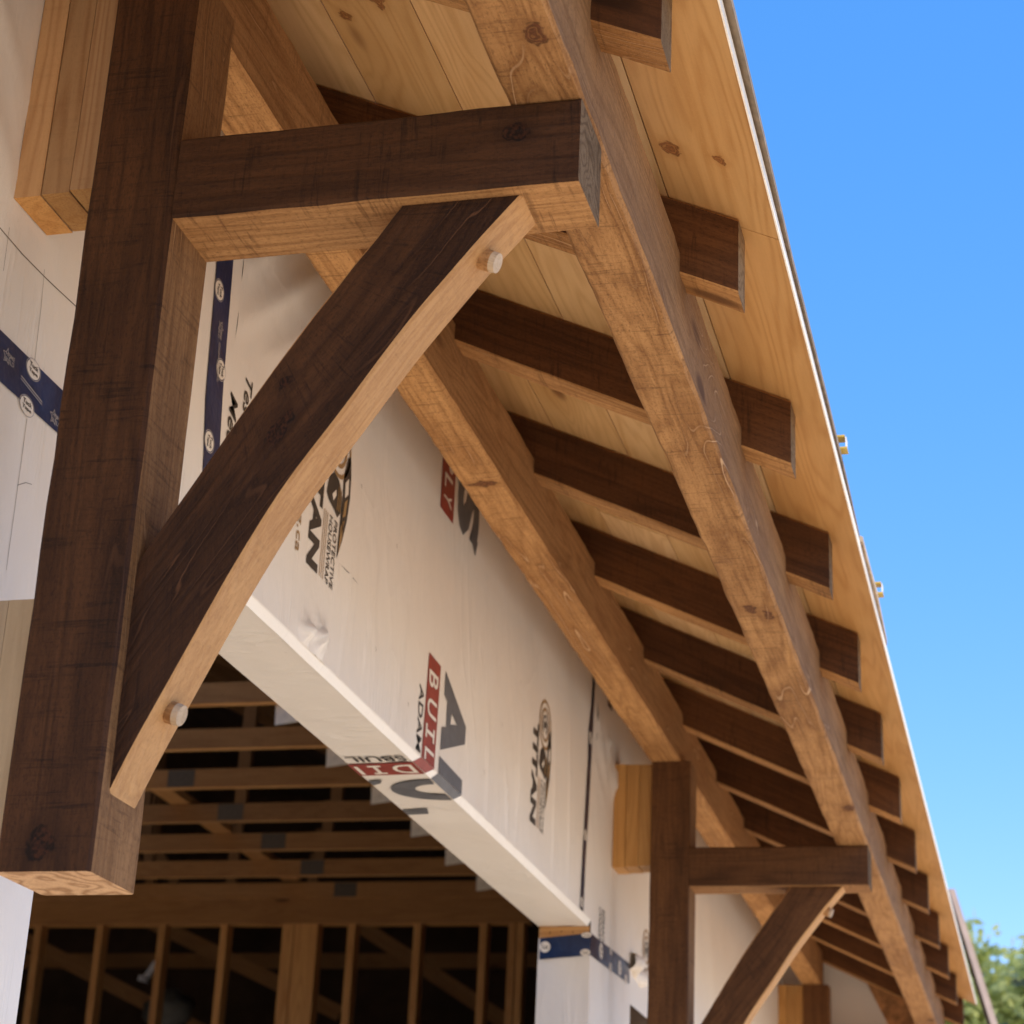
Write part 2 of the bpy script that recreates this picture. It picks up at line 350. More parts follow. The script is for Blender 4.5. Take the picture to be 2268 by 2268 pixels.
_font_cache = {}
def text_geo(s, bold=0.0, shear=0.0, space=1.0):
    key = (s, bold, shear, space)
    if key in _font_cache: return _font_cache[key]
    cu = bpy.data.curves.new('t', 'FONT'); cu.body = s; cu.size = 1.0; cu.offset = bold; cu.shear = shear; cu.space_character = space
    cu.resolution_u = 3; cu.fill_mode = 'FRONT'
    ob = bpy.data.objects.new('t', cu); col.objects.link(ob)
    dg = bpy.context.evaluated_depsgraph_get(); dg.update()
    me = bpy.data.meshes.new_from_object(ob.evaluated_get(dg))
    v = [tuple(p.co) for p in me.vertices]; f = [tuple(p.vertices) for p in me.polygons]
    bpy.data.objects.remove(ob); bpy.data.curves.remove(cu); bpy.data.meshes.remove(me)
    _font_cache[key] = (v, f)
    return v, f
def add_text(mb, s, fnc, u0, u1, v0, v1, m, bold=0.0, shear=0.0, space=1.0, flipface=False):
    """fit string s into the rectangle (u0..u1, v0..v1); fnc(u, v) -> 3D point"""
    v, f = text_geo(s, bold, shear, space)
    if not v: return
    a0 = min(p[0] for p in v); a1 = max(p[0] for p in v); b0 = min(p[1] for p in v); b1 = max(p[1] for p in v)
    idx = [mb.vert(fnc(u0 + (p[0] - a0) / (a1 - a0) * (u1 - u0), v0 + (p[1] - b0) / (b1 - b0) * (v1 - v0))) for p in v]
    for q in f: mb.face([idx[i] for i in q], m)
def ell(fnc, cu, cv, ru, rv, n=36, a0=0, a1=360): return [fnc(cu + ru * math.cos(math.radians(a0 + (a1 - a0) * k / n)), cv + rv * math.sin(math.radians(a0 + (a1 - a0) * k / n))) for k in range(n if abs(a1 - a0) == 360 else n + 1)]
def ring_faces(mb, fnc, cu, cv, ru, rv, iu, iv, m, n=40, a0=0, a1=360):
    o = ell(fnc, cu, cv, ru, rv, n, a0, a1); i = ell(fnc, cu, cv, iu, iv, n, a0, a1)
    N = len(o); io = [mb.vert(p) for p in o]; ii = [mb.vert(p) for p in i]
    for k in range(N if abs(a1 - a0) == 360 else N - 1):
        mb.face((io[k], io[(k + 1) % N], ii[(k + 1) % N], ii[k]), m)

# ---------------------------------------------------------------- ground
mb = MB(['ground_gravel']); mb.poly([(-400, -400, 0), (400, -400, 0), (400, 600, 0), (-400, 600, 0)])
structure(mb.build('ground'))

# ---------------------------------------------------------------- timber brackets
UP = [(0.112, 2.2065), (0.1256, 2.2308), (0.1582, 2.2855), (0.1784, 2.3184), (0.2321, 2.4075), (0.2941, 2.5034), (0.345, 2.5745), (0.3918, 2.6400)]
LO = [(0.112, 1.9400), (0.1241, 1.9699), (0.1398, 2.0058), (0.1627, 2.0534), (0.1894, 2.1105), (0.2073, 2.1490), (0.2491, 2.2330), (0.2876, 2.3000), (0.343, 2.3770), (0.3984, 2.4615), (0.4794, 2.5690), (0.5396, 2.6400)]
def resample(p, n):
    d = [0]
    for a, b2 in zip(p, p[1:]): d.append(d[-1] + math.dist(a, b2))
    out = []
    for k in range(n + 1):
        s = d[-1] * k / n
        j = 0
        while j < len(d) - 2 and d[j + 1] < s: j += 1
        # Catmull-Rom
        P0 = p[max(j - 1, 0)]; P1 = p[j]; P2 = p[j + 1]; P3 = p[min(j + 2, len(p) - 1)]
        tt = (s - d[j]) / (d[j + 1] - d[j])
        out.append(tuple(0.5 * (2 * P1[i] + (P2[i] - P0[i]) * tt + (2 * P0[i] - 5 * P1[i] + 4 * P2[i] - P3[i]) * tt ** 2 + (3 * P1[i] - P0[i] - 3 * P2[i] + P3[i]) * tt ** 3) for i in (0, 1)))
    # relax noise
    for _ in range(6): out = [out[0]] + [tuple((out[k - 1][i] + 2 * out[k][i] + out[k + 1][i]) / 4 for i in (0, 1)) for k in range(1, n)] + [out[-1]]
    return out

def make_brace(parent):
    n = 40; up = resample(UP, n); lo = resample(LO, n)
    mb = MB(['brace_tan', 'timber_dark']); rings = []
    c = 0.0035; L = 0
    for k in range(n + 1):
        (ux, uz), (lx, lz) = up[k], lo[k]
        if k: L += math.dist(lo[k], lo[k - 1])
        d = Vector((lx - ux, 0, lz - uz)); w = d.length; d.normalize()
        u = Vector((ux, 0, uz)); l = Vector((lx, 0, lz))
        j = 0.0008 * mnoise.noise((L * 14, 3.3, 1)); j2 = 0.0012 * mnoise.noise((L * 11, 9.3, 1))
        pts = []
        for (base, s, y, dy) in ((u, 1, BR0, 1), (u, 1, BR1, -1), (l, -1, BR1, -1), (l, -1, BR0, 1)):
            b0 = base + d * s * j
            A = b0 + Vector((0, y + dy * c, 0)); B = b0 + d * s * c + Vector((0, y + (j2 if dy > 0 else 0), 0))
            first = (A, B) if (s, dy) in ((1, -1), (-1, 1)) else (B, A)
            for q in first: pts.append(mb.vert(q, (w * (0 if s > 0 else 1) + (c if q is B else 0), q.y, L)))
        rings.append(pts)
    for k in range(n):
        for j in range(8):
            a, b2 = rings[k][j], rings[k][(j + 1) % 8]
            dark = all(abs(mb.v[i][1] - BR0) < c * 0.6 for i in (a, b2))
            mb.face((a, b2, rings[k + 1][(j + 1) % 8], rings[k + 1][j]), 1 if dark else 0)
    # foot: sawn end running down the post
    mb.face(tuple(reversed(rings[0]))); mb.face(tuple(rings[-1]))
    return mb.build('brace', parent, (0.112, BR0, 1.94))

def make_peg(parent, cx, cz, nx, nz, ln, cy=0.058):
    mb = MB(['timber_tan', 'peg_wood']); r = 0.0128
    ax = Vector((nx, 0, nz)).normalized(); s1 = Vector((0, 1, 0)); s2 = ax.cross(s1)
    c0 = Vector((cx, cy, cz)) - ax * 0.006; c1 = Vector((cx, cy, cz)) + ax * ln
    N = 24; rr = []
    for (cc, rad, off) in ((c0, r, 0), (c0 + ax * (ln), r, ln), (c1 + ax * 0.0012, r * 0.93, ln)):
        rr.append([mb.vert(cc + s1 * rad * math.cos(6.2832 * k / N) + s2 * rad * math.sin(6.2832 * k / N), (rad * math.cos(6.2832 * k / N), rad * math.sin(6.2832 * k / N), off)) for k in range(N)])
    for a in range(2):
        for k in range(N): mb.face((rr[a][k], rr[a][(k + 1) % N], rr[a + 1][(k + 1) % N], rr[a + 1][k]), 0 if a == 0 else 1)
    mb.face(rr[2], 1)
    return mb.build('peg', parent, (cx, cy, cz))

def make_bracket():
    r = empty('timber_bracket', (0, 0, ZB))
    M3 = ['timber_tan', 'timber_dark', 'timber_end']
    timber('post', 0, W, 0, D, ZB, ZP, 2, M3 + ['post_end', 'timber_mid'], pick_post, r, (0, 0, ZB), seed=1, cham=0.004, wane=0.002)
    timber('arm', W, ARM, 0.001, D - 0.001, ZA0, ZA1, 0, M3, pick_arm, r, (W, 0, ZA0), seed=2, cham=0.004)
    make_brace(r)
    make_peg(r, 0.4885, 2.5790, 0.93, -0.37, 0.0165)
    make_peg(r, 0.1560, 2.0400, 0.95, -0.31, 0.0145)
    return r
br1 = make_bracket()
tag(br1, 'largest dark timber bracket with two pale pegs in its brace, left of the garage opening', 'bracket', 'timber brackets under the eave')
br2 = copy_tree(br1); br2.location.y += BRK
tag(br2, 'timber bracket beyond the garage opening, its whole arm seen against the pale wall', 'bracket', 'timber brackets under the eave')
br3 = copy_tree(br1); br3.location.y += BRK * 2
tag(br3, 'smallest timber bracket, only its post top showing below the end of the wall beam', 'bracket', 'timber brackets under the eave')

for bb in (br2, br3):                     # these two brackets take a lighter brown
    for ch in bb.children:
        for sl_ in ch.material_slots:
            if sl_.material == MAT['timber_dark']: sl_.link = 'OBJECT'; sl_.material = MAT['far_dark']
# lumber blocks between wall and posts
tones = [(1.12, 1.0, 0.86), (0.84, 0.76, 0.66), (0.92, 0.86, 0.80)]
def make_block():
    r = empty('lumber_block', (XW, 0.0183, 2.7005))
    w3 = (0 - XW) / 3
    for k in range(3):
        mb = MB(['stud', 'endgrain'])
        x0 = XW + k * w3; x1 = x0 + w3 - 0.0012
        dz = (0.0, 0.002, 0.004)[k]
        mb.box(x0 + (0.001 if k == 0 else 0), x1, 0.0183 + (0, .0012, .0004)[k], 0.1106, 2.7005 + dz, ZP - 0.001 * k, 0, 2, tones[k], goff=(k * 3.3, k * 1.7, k * 5.1), endm=1)
        mb.build('ply', r, (x0, 0.0183, 2.7005))
    return r
bk1 = make_block(); tag(bk1, 'block of three raw lumber plies with an orange end grain, beside the largest bracket post', 'lumber block', 'lumber blocks behind the bracket posts')
for k, lab in ((1, 'yellow three ply lumber block, left of the middle bracket post and under the wall beam'), (2, 'tiny pale lumber block beside the farthest bracket post')):
    c_ = copy_tree(bk1); c_.location.y += BRK * k; tag(c_, lab, 'lumber block', 'lumber blocks behind the bracket posts')

wood('yellow_ply', (0.47, 0.25, 0.078), (0.35, 0.165, 0.042), (0.2, 0.08, 0.02), ring=0.7, fine=0.4, saw=0.1, blotch=0.4, knot=0.8, rough=0.6, bump=0.2, spk=0.1)
for bb in [o for o in bpy.data.objects if o.name.startswith('lumber_block.') and o.location.y > 2]:
    for ch in bb.children:
        for sl_ in ch.material_slots: sl_.link = 'OBJECT'; sl_.material = MAT['yellow_ply']
# long beams
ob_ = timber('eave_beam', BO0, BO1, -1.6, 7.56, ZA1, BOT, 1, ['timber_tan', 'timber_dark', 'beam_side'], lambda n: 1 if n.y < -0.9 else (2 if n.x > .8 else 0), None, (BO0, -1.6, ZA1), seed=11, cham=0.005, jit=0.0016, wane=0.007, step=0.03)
tag(ob_, 'long tan timber beam laid across the outer ends of the bracket arms', 'beam', 'long beams carrying the rafters')
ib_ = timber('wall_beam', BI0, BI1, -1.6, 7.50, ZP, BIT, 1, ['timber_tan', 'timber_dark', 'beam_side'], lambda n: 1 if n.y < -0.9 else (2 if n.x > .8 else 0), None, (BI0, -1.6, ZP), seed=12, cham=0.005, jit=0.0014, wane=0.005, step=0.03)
tag(ib_, 'long tan timber beam along the wrapped wall, resting on the bracket posts', 'beam', 'long beams carrying the rafters')

# rafters
def shear(p): return (p[0], p[1], p[2] - SL * (p[0] - TX))
def pick_rafter(n): return 1 if n.y < -0.8 else (2 if n.x > 0.85 else 0)
raf0 = timber('rafter', XW + 0.004, TX, 0, RT, TZ, TZ + HR - 0.001, 0, ['timber_tan', 'timber_rust', 'timber_end'], pick_rafter, None, (TX, 0, TZ), fn=shear, seed=21, cham=0.003)
ords = ['first', 'second', 'third', 'fourth', 'fifth', 'sixth', 'seventh', 'eighth', 'ninth', 'tenth', 'eleventh', 'twelfth', 'thirteenth']
extra = ['cut off by the photo\'s top edge', 'just above the largest bracket\'s arm end', 'meeting the largest brace', 'over the printed wall']
for i in range(-2, 13):
    o = raf0 if i == -2 else raf0.copy()
    if i != -2: col.objects.link(o)
    o.location.y = R0 + RS * i + R.uniform(-0.004, 0.004) * (i > 2)
    if i < 0: lab = 'dark sided rafter hidden above the top of the photo'
    elif i < 4: lab = f'{ords[i]} rafter tail counted down the eave, {extra[i]}'
    else: lab = f'{ords[i]} dark rafter tail counted down the eave from the photo\'s top edge'
    if i < -1: o.location.y = R0 + RS * 12  # the farthest tail
    if i == 12: bpy.data.objects.remove(o); continue
    if i == -2: lab = 'last and smallest dark rafter tail at the far end of the eave'
    if i == -1: bpy.data.objects.remove(o); continue
    tag(o, lab, 'rafter', 'rafters under the eave')

# ---------------------------------------------------------------- roof deck
YE = 7.50; YW = 7.614
deck = empty('roof_deck', (EX, -1.6, deck_z(EX)))
tag(deck, 'pine board roof deck over the rafters with a bright sunlit edge against the sky', 'roof deck')
mb = MB(['pine', 'deck_edge'])
seams = [EX, 0.5925, 0.438, 0.285, 0.12, -0.045, XW - 0.02]
def dk(p): return (p[0], p[1], p[2] + deck_z(p[0]))
butts = {0: [-1.6, 0.671, 3.35, 5.4, YE], 1: [-1.6, 1.9, 4.4, YW], 2: [-1.6, 0.95, 3.1, 6.0, YW], 3: [-1.6, 2.35, 5.0, YW], 4: [-1.6, 1.3, 4.1, YW], 5: [-1.6, 2.6, YW]}
for k in range(6):
    for j in range(len(butts[k]) - 1):
        tn = R.choice([(1.0, 1.0, 1.0), (1.12, 1.08, 1.0), (0.88, 0.84, 0.78), (0.98, 0.93, 0.84), (1.08, 1.06, 1.06)])
        if k == 0: tn = (0.90, 0.76, 0.58) if j else (0.92, 0.80, 0.64)
        if k == 3 and j == 0: tn = (0.92, 0.86, 0.74)
        if k == 2 and j == 0: tn = (1.10, 1.06, 0.98)
        off = (R.uniform(-9, 9), R.uniform(-9, 9), R.uniform(-9, 9))
        if j == 0 and k in (0, 3): off = (0, 0, 0)
        x1, x0 = seams[k], seams[k + 1] + 0.0022
        y0, y1 = butts[k][j] + 0.0008, butts[k][j + 1] - 0.0008
        dz = R.uniform(0, 0.0012)
        mb.box(x0, x1, y0, y1, dz, 0.019, 0, 1, tn, goff=off, fn=dk)
        # gap filler above the seam (shadow line)
mb.build('boards', deck, (EX, -1.6, deck_z(EX)))
mb = MB(['deck_edge'])
n = 150; zt = deck_z(EX)
prev = None
for k in range(n + 1):
    y = -1.6 + (YE + 1.6) * k / n
    j = 0.0012 * mnoise.noise((y * 7, 0, 0)); j2 = 0.0012 * mnoise.noise((y * 9, 5, 0))
    q = [mb.vert((EX + 0.0004, y, zt - 0.001 + j)), mb.vert((EX + 0.0026, y, zt - 0.0005 + j)), mb.vert((EX + 0.0026, y, zt + 0.018 + j2)), mb.vert((EX + 0.0004, y, zt + 0.018 + j2))]
    if prev:
        for a in range(4): mb.face((prev[a], prev[(a + 1) % 4], q[(a + 1) % 4], q[a]))
    else: mb.face((q[3], q[2], q[1], q[0]))
    prev = q
mb.face(prev)
mb.build('sunlit_edge', deck, (EX, -1.6, zt))  # pale strip over the board edge, painted bright as if in sun
# skewed roofing sheets riding above the deck, overhanging a little
def sheet(mat, pts, z, th, name='roofing_sheet'):
    mb = MB([mat]); lo = [(x, y, z + (EX - x) * SL) for x, y in pts]; hi = [(x, y, z + th + (EX - x) * SL) for x, y in pts]
    n = len(pts); a = [mb.vert(p) for p in lo]; b2 = [mb.vert(p) for p in hi]
    mb.face(tuple(reversed(a))); mb.face(tuple(b2))
    for k in range(n): mb.face((a[k], a[(k + 1) % n], b2[(k + 1) % n], b2[k]))
    return mb.build(name, deck, lo[0])
sheet('sheet_brown', [(0.45, -1.6), (0.7745, -1.6), (0.769, -0.2), (0.7672, 0.2), (0.7655, 0.44), (0.7622, 0.78), (0.7622, 1.28), (0.7605, 1.63), (0.757, 1.925), (0.45, 1.925)], 2.9525, 0.012)
sheet('sheet_tan', [(0.45, 1.93), (0.7625, 1.935), (0.7632, 2.1), (0.7648, 2.24), (0.759, 2.58), (0.752, 2.63), (0.45, 2.63)], 2.9525, 0.012)
sheet('sheet_brown', [(0.45, 2.64), (0.7525, 2.64), (0.7525, YE), (0.45, YE)], 2.9525, 0.012)
for k, (yy, zz, cm) in enumerate(((1.535, 2.972, 'jack_yellow'), (2.335, 2.980, 'jack_yellow'))):
    mb = MB(['jack_yellow', 'jack_white'])
    x0, x1 = 0.735, 0.7715
    mb.box(x0, x1, yy - 0.014, yy + 0.014, zz, zz + 0.0035, 0)
    mb.box(x0, x1 - 0.004, yy - 0.014, yy + 0.014, zz + 0.024, zz + 0.0275, 0)
    mb.box(x1 - 0.003, x1 - 0.0012, yy - 0.013, yy + 0.013, zz + 0.0035, zz + 0.0238, 1)
    mb.box(x0 - 0.05, x0, yy - 0.012, yy + 0.012, zz - 0.004, zz + 0.010, 0)
    o = mb.build('roof_clip', None, (x0, yy, zz))
    tag(o, ['small yellow clip sticking out above the eave, against the sky', 'small pale clip above the eave, below the yellow one'][k], 'roof clip', 'clips along the roof edge')

# ---------------------------------------------------------------- wrapped house wall
YS, YN = -2.6, 7.63
PUCK = [(1.148, 2.524, 0.030), (1.215, 2.533, 0.045), (0.70, 2.62, 0.03), (3.62, 3.02, 0.05), (3.70, 2.95, 0.06)]
def wall_disp(y, z):
    d = 0
    for (py, pz, r) in PUCK:
        q = math.hypot(y - py, (z - pz)) / r
        if q < 1.6: d += 0.014 * math.exp(-q * q * 2.5) * (1 + 0.6 * math.cos(6 * math.atan2(z - pz, y - py)))
    for (y0, z0, y1, z1, w, a) in FOLDS:
        L = math.hypot(y1 - y0, z1 - z0); ty, tz = (y1 - y0) / L, (z1 - z0) / L
        s_ = ((y - y0) * ty + (z - z0) * tz) / L; q = (-(y - y0) * tz + (z - z0) * ty) / w
        if -0.1 < s_ < 1.1 and abs(q) < 3: d += a * math.exp(-q * q) * max(0.0, math.sin(math.pi * min(1, max(0, (s_ + 0.1) / 1.2))))
    return d
FOLDS = [(0.74, 2.90, 1.10, 3.20, 0.022, 0.010), (0.86, 2.90, 1.16, 3.12, 0.016, 0.006), (0.73, 2.99, 0.98, 3.22, 0.015, 0.006), (1.46, 2.55, 1.50, 2.78, 0.008, 0.006), (1.66, 2.51, 1.70, 2.74, 0.007, 0.006),
         (1.33, 2.51, 1.36, 2.80, 0.008, 0.006), (2.36, 2.50, 2.33, 2.74, 0.008, 0.006), (2.55, 2.50, 2.50, 2.66, 0.007, 0.006), (2.62, 2.50, 2.63, 2.80, 0.010, 0.006), (3.0, 2.50, 2.98, 2.9, 0.014, 0.005), (3.18, 2.5, 3.14, 2.95, 0.012, 0.005),
         (3.45, 3.10, 3.60, 2.95, 0.015, 0.008), (3.46, 3.02, 3.66, 2.90, 0.013, 0.007), (3.47, 2.93, 3.6, 2.85, 0.012, 0.005),
         (-0.35, 2.98, 0.02, 2.72, 0.02, 0.006), (-0.30, 3.1, 0.03, 2.83, 0.016, 0.005), (-0.2, 2.72, 0.03, 2.55, 0.015, 0.004)]
wall = empty('wrapped_wall', (XW, YL, 0))
tag(wall, 'house wall covered in pale printed wrap around the garage opening', 'wall')
mb = MB(['house_wrap', 'dark_sheathing'])
def grid(mb, y0, y1, z0, z1, step=0.06):
    ny = max(1, int((y1 - y0) / step)); nz = max(1, int((z1 - z0) / step))
    ids = [[mb.vert((XW + wall_disp(y0 + (y1 - y0) * i / ny, z0 + (z1 - z0) * j / nz), y0 + (y1 - y0) * i / ny, z0 + (z1 - z0) * j / nz)) for j in range(nz + 1)] for i in range(ny + 1)]
    for i in range(ny):
        for j in range(nz): mb.face((ids[i][j], ids[i + 1][j], ids[i + 1][j + 1], ids[i][j + 1]), 0)
ZT = deck_z(XW) + 0.004
O2Y0, O2Y1, O2Z0, O2Z1 = 4.031, 4.95, 1.0, 2.366
grid(mb, YS, -0.4, 0.02, ZT, 0.08); grid(mb, -0.4, YL, 2.53, ZT, 0.014); grid(mb, -0.4, YL, 0.02, 2.53, 0.08)
grid(mb, YL, 0.73, ZH + CH, ZT, 0.05); grid(mb, 0.73, 1.0, ZH + CH, 2.85, 0.05); grid(mb, 0.73, 1.0, 2.85, ZT, 0.011); grid(mb, 1.0, 1.4, ZH + CH, 2.70, 0.009); grid(mb, 1.0, 1.4, 2.70, 2.85, 0.05); grid(mb, 1.0, 1.4, 2.85, ZT, 0.012); grid(mb, 1.4, YJ, ZH + CH, 3.0, 0.011); grid(mb, 1.4, YJ, 3.0, ZT, 0.05)
grid(mb, YJ, 4.0, 2.75, ZT, 0.02); grid(mb, YJ, O2Y0, 0.02, 2.75, 0.05); grid(mb, 4.0, O2Y0, 2.75, ZT, 0.03)
grid(mb, O2Y0, O2Y1, O2Z1, ZT, 0.05); grid(mb, O2Y0, O2Y1, 0.02, O2Z0, 0.1); grid(mb, O2Y1, YN, 0.02, ZT, 0.06)
# framing behind the wrap
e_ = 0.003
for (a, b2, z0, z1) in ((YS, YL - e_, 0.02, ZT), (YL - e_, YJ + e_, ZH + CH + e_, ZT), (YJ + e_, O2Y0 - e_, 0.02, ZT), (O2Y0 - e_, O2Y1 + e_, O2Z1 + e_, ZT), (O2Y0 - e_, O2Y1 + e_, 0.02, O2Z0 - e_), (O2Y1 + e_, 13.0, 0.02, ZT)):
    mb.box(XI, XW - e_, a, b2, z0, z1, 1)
wm = mb.build('wall_face', wall, (XW, YL, 0.02), smooth=True)
# header underside, corner strip, jamb return
mb = MB(['house_wrap'])
xs0, xs1 = XW - 0.009, XI - 0.002
ny = 60; nx = 6
ids = [[mb.vert((xs0 + (xs1 - xs0) * j / nx, YL + (YJ - YL) * i / ny, ZH + (0.0016 * mnoise.noise((i * .4, j * .6, 0)) if 0 < j < nx else 0))) for j in range(nx + 1)] for i in range(ny + 1)]
for i in range(ny):
    for j in range(nx): mb.face((ids[i][j], ids[i][j + 1], ids[i + 1][j + 1], ids[i + 1][j]))
mb.poly([(xs1, YL, ZH), (xs1, YJ, ZH), (xs1, YJ, ZH + 0.05), (xs1, YL, ZH + 0.05)])
mb.build('header_underside', wall, (xs0, YL, ZH), smooth=True)
mb = MB(['wrap_strip']); prev = None; ny = 90
for i in range(ny + 1):
    y = YL + (YJ - YL) * i / ny; k = min(1.0, (YJ - y) / 0.15 + 0.15)
    j = 0.0008 * mnoise.noise((y * 8, 1, 0)); j2 = 0.0008 * mnoise.noise((y * 8, 7, 0))
    q = [mb.vert((XW + 0.0004, y, ZH + CH + 0.002 + j)), mb.vert((xs0 + 0.0012 + j2, y, ZH - 0.0004)), mb.vert((xs0 - 0.001 + j2, y, ZH + 0.0004))]
    if prev: mb.face((prev[0], q[0], q[1], prev[1])); mb.face((prev[1], q[1], q[2], prev[2]))
    prev = q
mb.build('corner_strip', wall, (XW, YL, ZH))
mb = MB(['house_wrap'])
nz = 40; nx = 5
ids = [[mb.vert((XW + (XI - XW) * j / nx, YJ + 0.004 * mnoise.noise((i * .33, j * .5, 4)) * (0 < j < nx), 0.02 + (ZH - 0.0325 - 0.02) * i / nz)) for j in range(nx + 1)] for i in range(nz + 1)]
for i in range(nz):
    for j in range(nx): mb.face((ids[i][j], ids[i + 1][j], ids[i + 1][j + 1], ids[i][j + 1]))
mb.build('jamb_wrap', wall, (XW, YJ, 0.02), smooth=True)
mb = MB(['house_wrap']); mb.poly([(XW, YL, 0.02), (XI, YL, 0.02), (XI, YL, ZH), (XW, YL, ZH)])
mb.build('jamb_wrap', wall, (XW, YL, 0.02))
mb = MB(['stud']); mb.box(XI + 0.002, XW - 0.003, YJ - 0.0035, YJ + 0.02, ZH - 0.0325, ZH - 0.001, 0, 0, (1.25, 1.05, 0.75))
mb.build('sill_plate', wall, (XW, YJ, ZH - 0.0325))
mb = MB(['dark_sheathing'])
for k in range(7): mb.poly([(XI + 0.03 + k * 0.016 + (0.004 if k % 2 else 0), YJ - 0.0042, ZH - 0.018 + 0.004 * (k % 3 - 1)), (XI + 0.034 + k * 0.016, YJ - 0.0042, ZH - 0.020), (XI + 0.033 + k * 0.016, YJ - 0.0042, ZH - 0.013)])
mb.build('nail_heads', wall, (XI + 0.03, YJ - 0.0042, ZH - 0.018))
# smooth laminated block under the first one
lb = empty('lumber_block', (XW, 0.0183, 1.885)); tag(lb, 'greyish smooth laminated lumber block low behind the largest bracket post', 'lumber block')
for k in range(3):
    mb = MB(['grey_wood']); x0 = XW + (0 - XW) / 3 * k
    mb.box(x0 + (0.001 if k == 0 else 0), x0 - XW / 3 - 0.0008, 0.0183 + (0, .0006, .0002)[k], 0.1106, 1.885, 2.166, 0, 2, goff=(k * 2.3, k, k * 4.1)); mb.build('ply', lb, (x0, 0.0183, 1.885))

WX = XW + 0.0012
def wall_uv(u, v): return (WX, v, -u)                         # reading downwards, letter tops away from the camera
def wall_p(y, z, d=0.0): return (WX + d, y, z)
def strip_uv(k, y, d=0.0006):                                 # k: 0 top of the corner strip .. 1 bottom
    nx_, nz_ = 0.85, -0.52
    return (XW + 0.0004 + (xs0 + 0.0012 - XW - 0.0004) * k + d * nx_ * 1.6, y, ZH + CH + 0.002 + (-CH - 0.0024) * k + d * nz_ * 1.6)
def soff_p(x, y, d=0.0): return (x, y, ZH - 0.0024 - d)

# shop printing that folds round the header corner
mb = MB(['print_red', 'print_white', 'print_grey', 'print_black'])
zt_ = ZH + CH + 0.0025
mb.poly([wall_p(1.857, 2.722), wall_p(1.943, 2.720), wall_p(1.938, zt_), wall_p(1.848, zt_)], 0)
mb.poly([strip_uv(0, 1.848), strip_uv(0, 1.938), strip_uv(1, 1.905), strip_uv(1, 1.818)], 0)
mb.poly([soff_p(xs0 + .001, 1.818), soff_p(xs0 + .001, 1.905), soff_p(xs1, 1.909), soff_p(xs1, 1.824)], 0)
def wu(d): return lambda u, v: (WX + d, v, -u)
for ch, z0, z1 in (('B', 2.690, 2.656), ('U', 2.632, 2.594), ('L', 2.527, 2.5005)):
    add_text(mb, ch, wu(0.0008), -z0, -z1, 1.864, 1.928, 1, 0.012)
def ibar(z0, z1, y0, y1, f, m):
    w = abs(z1 - z0); zc = (z0 + z1) / 2
    for (a0, a1, c0, c1) in ((z0, z1, y0, y0 + 0.010), (zc + 0.004, zc - 0.004, y0 + 0.0102, y1 - 0.0102), (z0, z1, y1 - 0.010, y1)):
        mb.poly([f(c0, a0), f(c1, a0), f(c1, a1), f(c0, a1)], m)
ibar(2.575, 2.546, 1.862, 1.924, lambda y, z: wall_p(y, z, 0.0008), 1)
def su(d): return lambda u, v: soff_p(u, v, d)
add_text(mb, 'D', lambda u, v: soff_p(-u, v, 0.0008), 0.130, 0.176, 1.832, 1.893, 1, 0.012)
ibar(-0.196, -0.224, 1.834, 1.896, lambda y, z: soff_p(z, y, 0.0008), 1)
mb.poly([soff_p(-0.244, 1.838, .0008), soff_p(-0.244, 1.898, .0008), soff_p(-0.2525, 1.898, .0008), soff_p(-0.2525, 1.838, .0008)], 1)
# big A with its counter, S above, D folded round the corner
A = [(1.980, 2.722), (2.154, 2.651), (2.153, 2.612), (1.974, 2.549), (1.975, 2.5986), (2.0059, 2.6078), (2.004, 2.6621), (1.9795, 2.6702)]
C1, C2, C3 = (2.0413, 2.6476), (2.0845, 2.6345), (2.0347, 2.6215)
for q in ((A[0], A[1], C2, C1, A[6], A[7]), (A[1], A[2], C2), (A[2], A[3], A[4], A[5], C3, C2), (A[6], C1, C3, A[5])): mb.poly([wall_p(*p) for p in q], 2)
mb.poly([wall_p(1.970, 2.535), wall_p(2.147, 2.531), wall_p(2.148, zt_), wall_p(1.970, zt_)], 2)
mb.poly([strip_uv(0, 1.970), strip_uv(0, 2.148), strip_uv(1, 2.115), strip_uv(1, 1.948)], 2)
def dring(a): return a
no = 24
co_ = [(xs0 - 0.107 * math.sin(math.pi * k / no), 2.0315 - 0.0835 * math.cos(math.pi * k / no)) for k in range(no + 1)]
ci_ = [(xs0 - 0.002 - 0.052 * math.sin(math.pi * k / no), 2.0265 - 0.041 * math.cos(math.pi * k / no)) for k in range(no + 1)]
io = [mb.vert(soff_p(*p)) for p in co_]; ii = [mb.vert(soff_p(*p)) for p in ci_]
for k in range(no): mb.face((io[k], io[k + 1], ii[k + 1], ii[k]), 2)
mb.poly([soff_p(-0.197, 2.178), soff_p(-0.2575, 2.190), soff_p(-0.2575, 2.232), soff_p(-0.208, 2.226)], 2)
mb.poly([soff_p(-0.226, 1.945), soff_p(-0.2575, 1.950), soff_p(-0.2575, 1.985), soff_p(-0.236, 1.970)], 2)
add_text(mb, 'ADAM', wu(0), -2.640, -2.503, 1.807, 1.838, 3, 0.012)
add_text(mb, 'SBUIL', lambda u, v: soff_p(-u, v), 0.128, 0.250, 1.772, 1.808, 3, 0.012)
mb.build('shop_print', wall, (WX, 1.857, 2.722))
mb = MB(['print_red', 'print_white', 'print_grey', 'print_black'])
mb.poly([wall_p(1.866, 3.20), wall_p(1.966, 3.20), wall_p(1.967, 3.050), wall_p(1.868, 3.050)], 0)
for ch, z0, z1 in (('P', 3.185, 3.150), ('L', 3.140, 3.108), ('Y', 3.100, 3.071)): add_text(mb, ch, wu(0.0008), -z0, -z1, 1.887, 1.945, 1, 0.012)
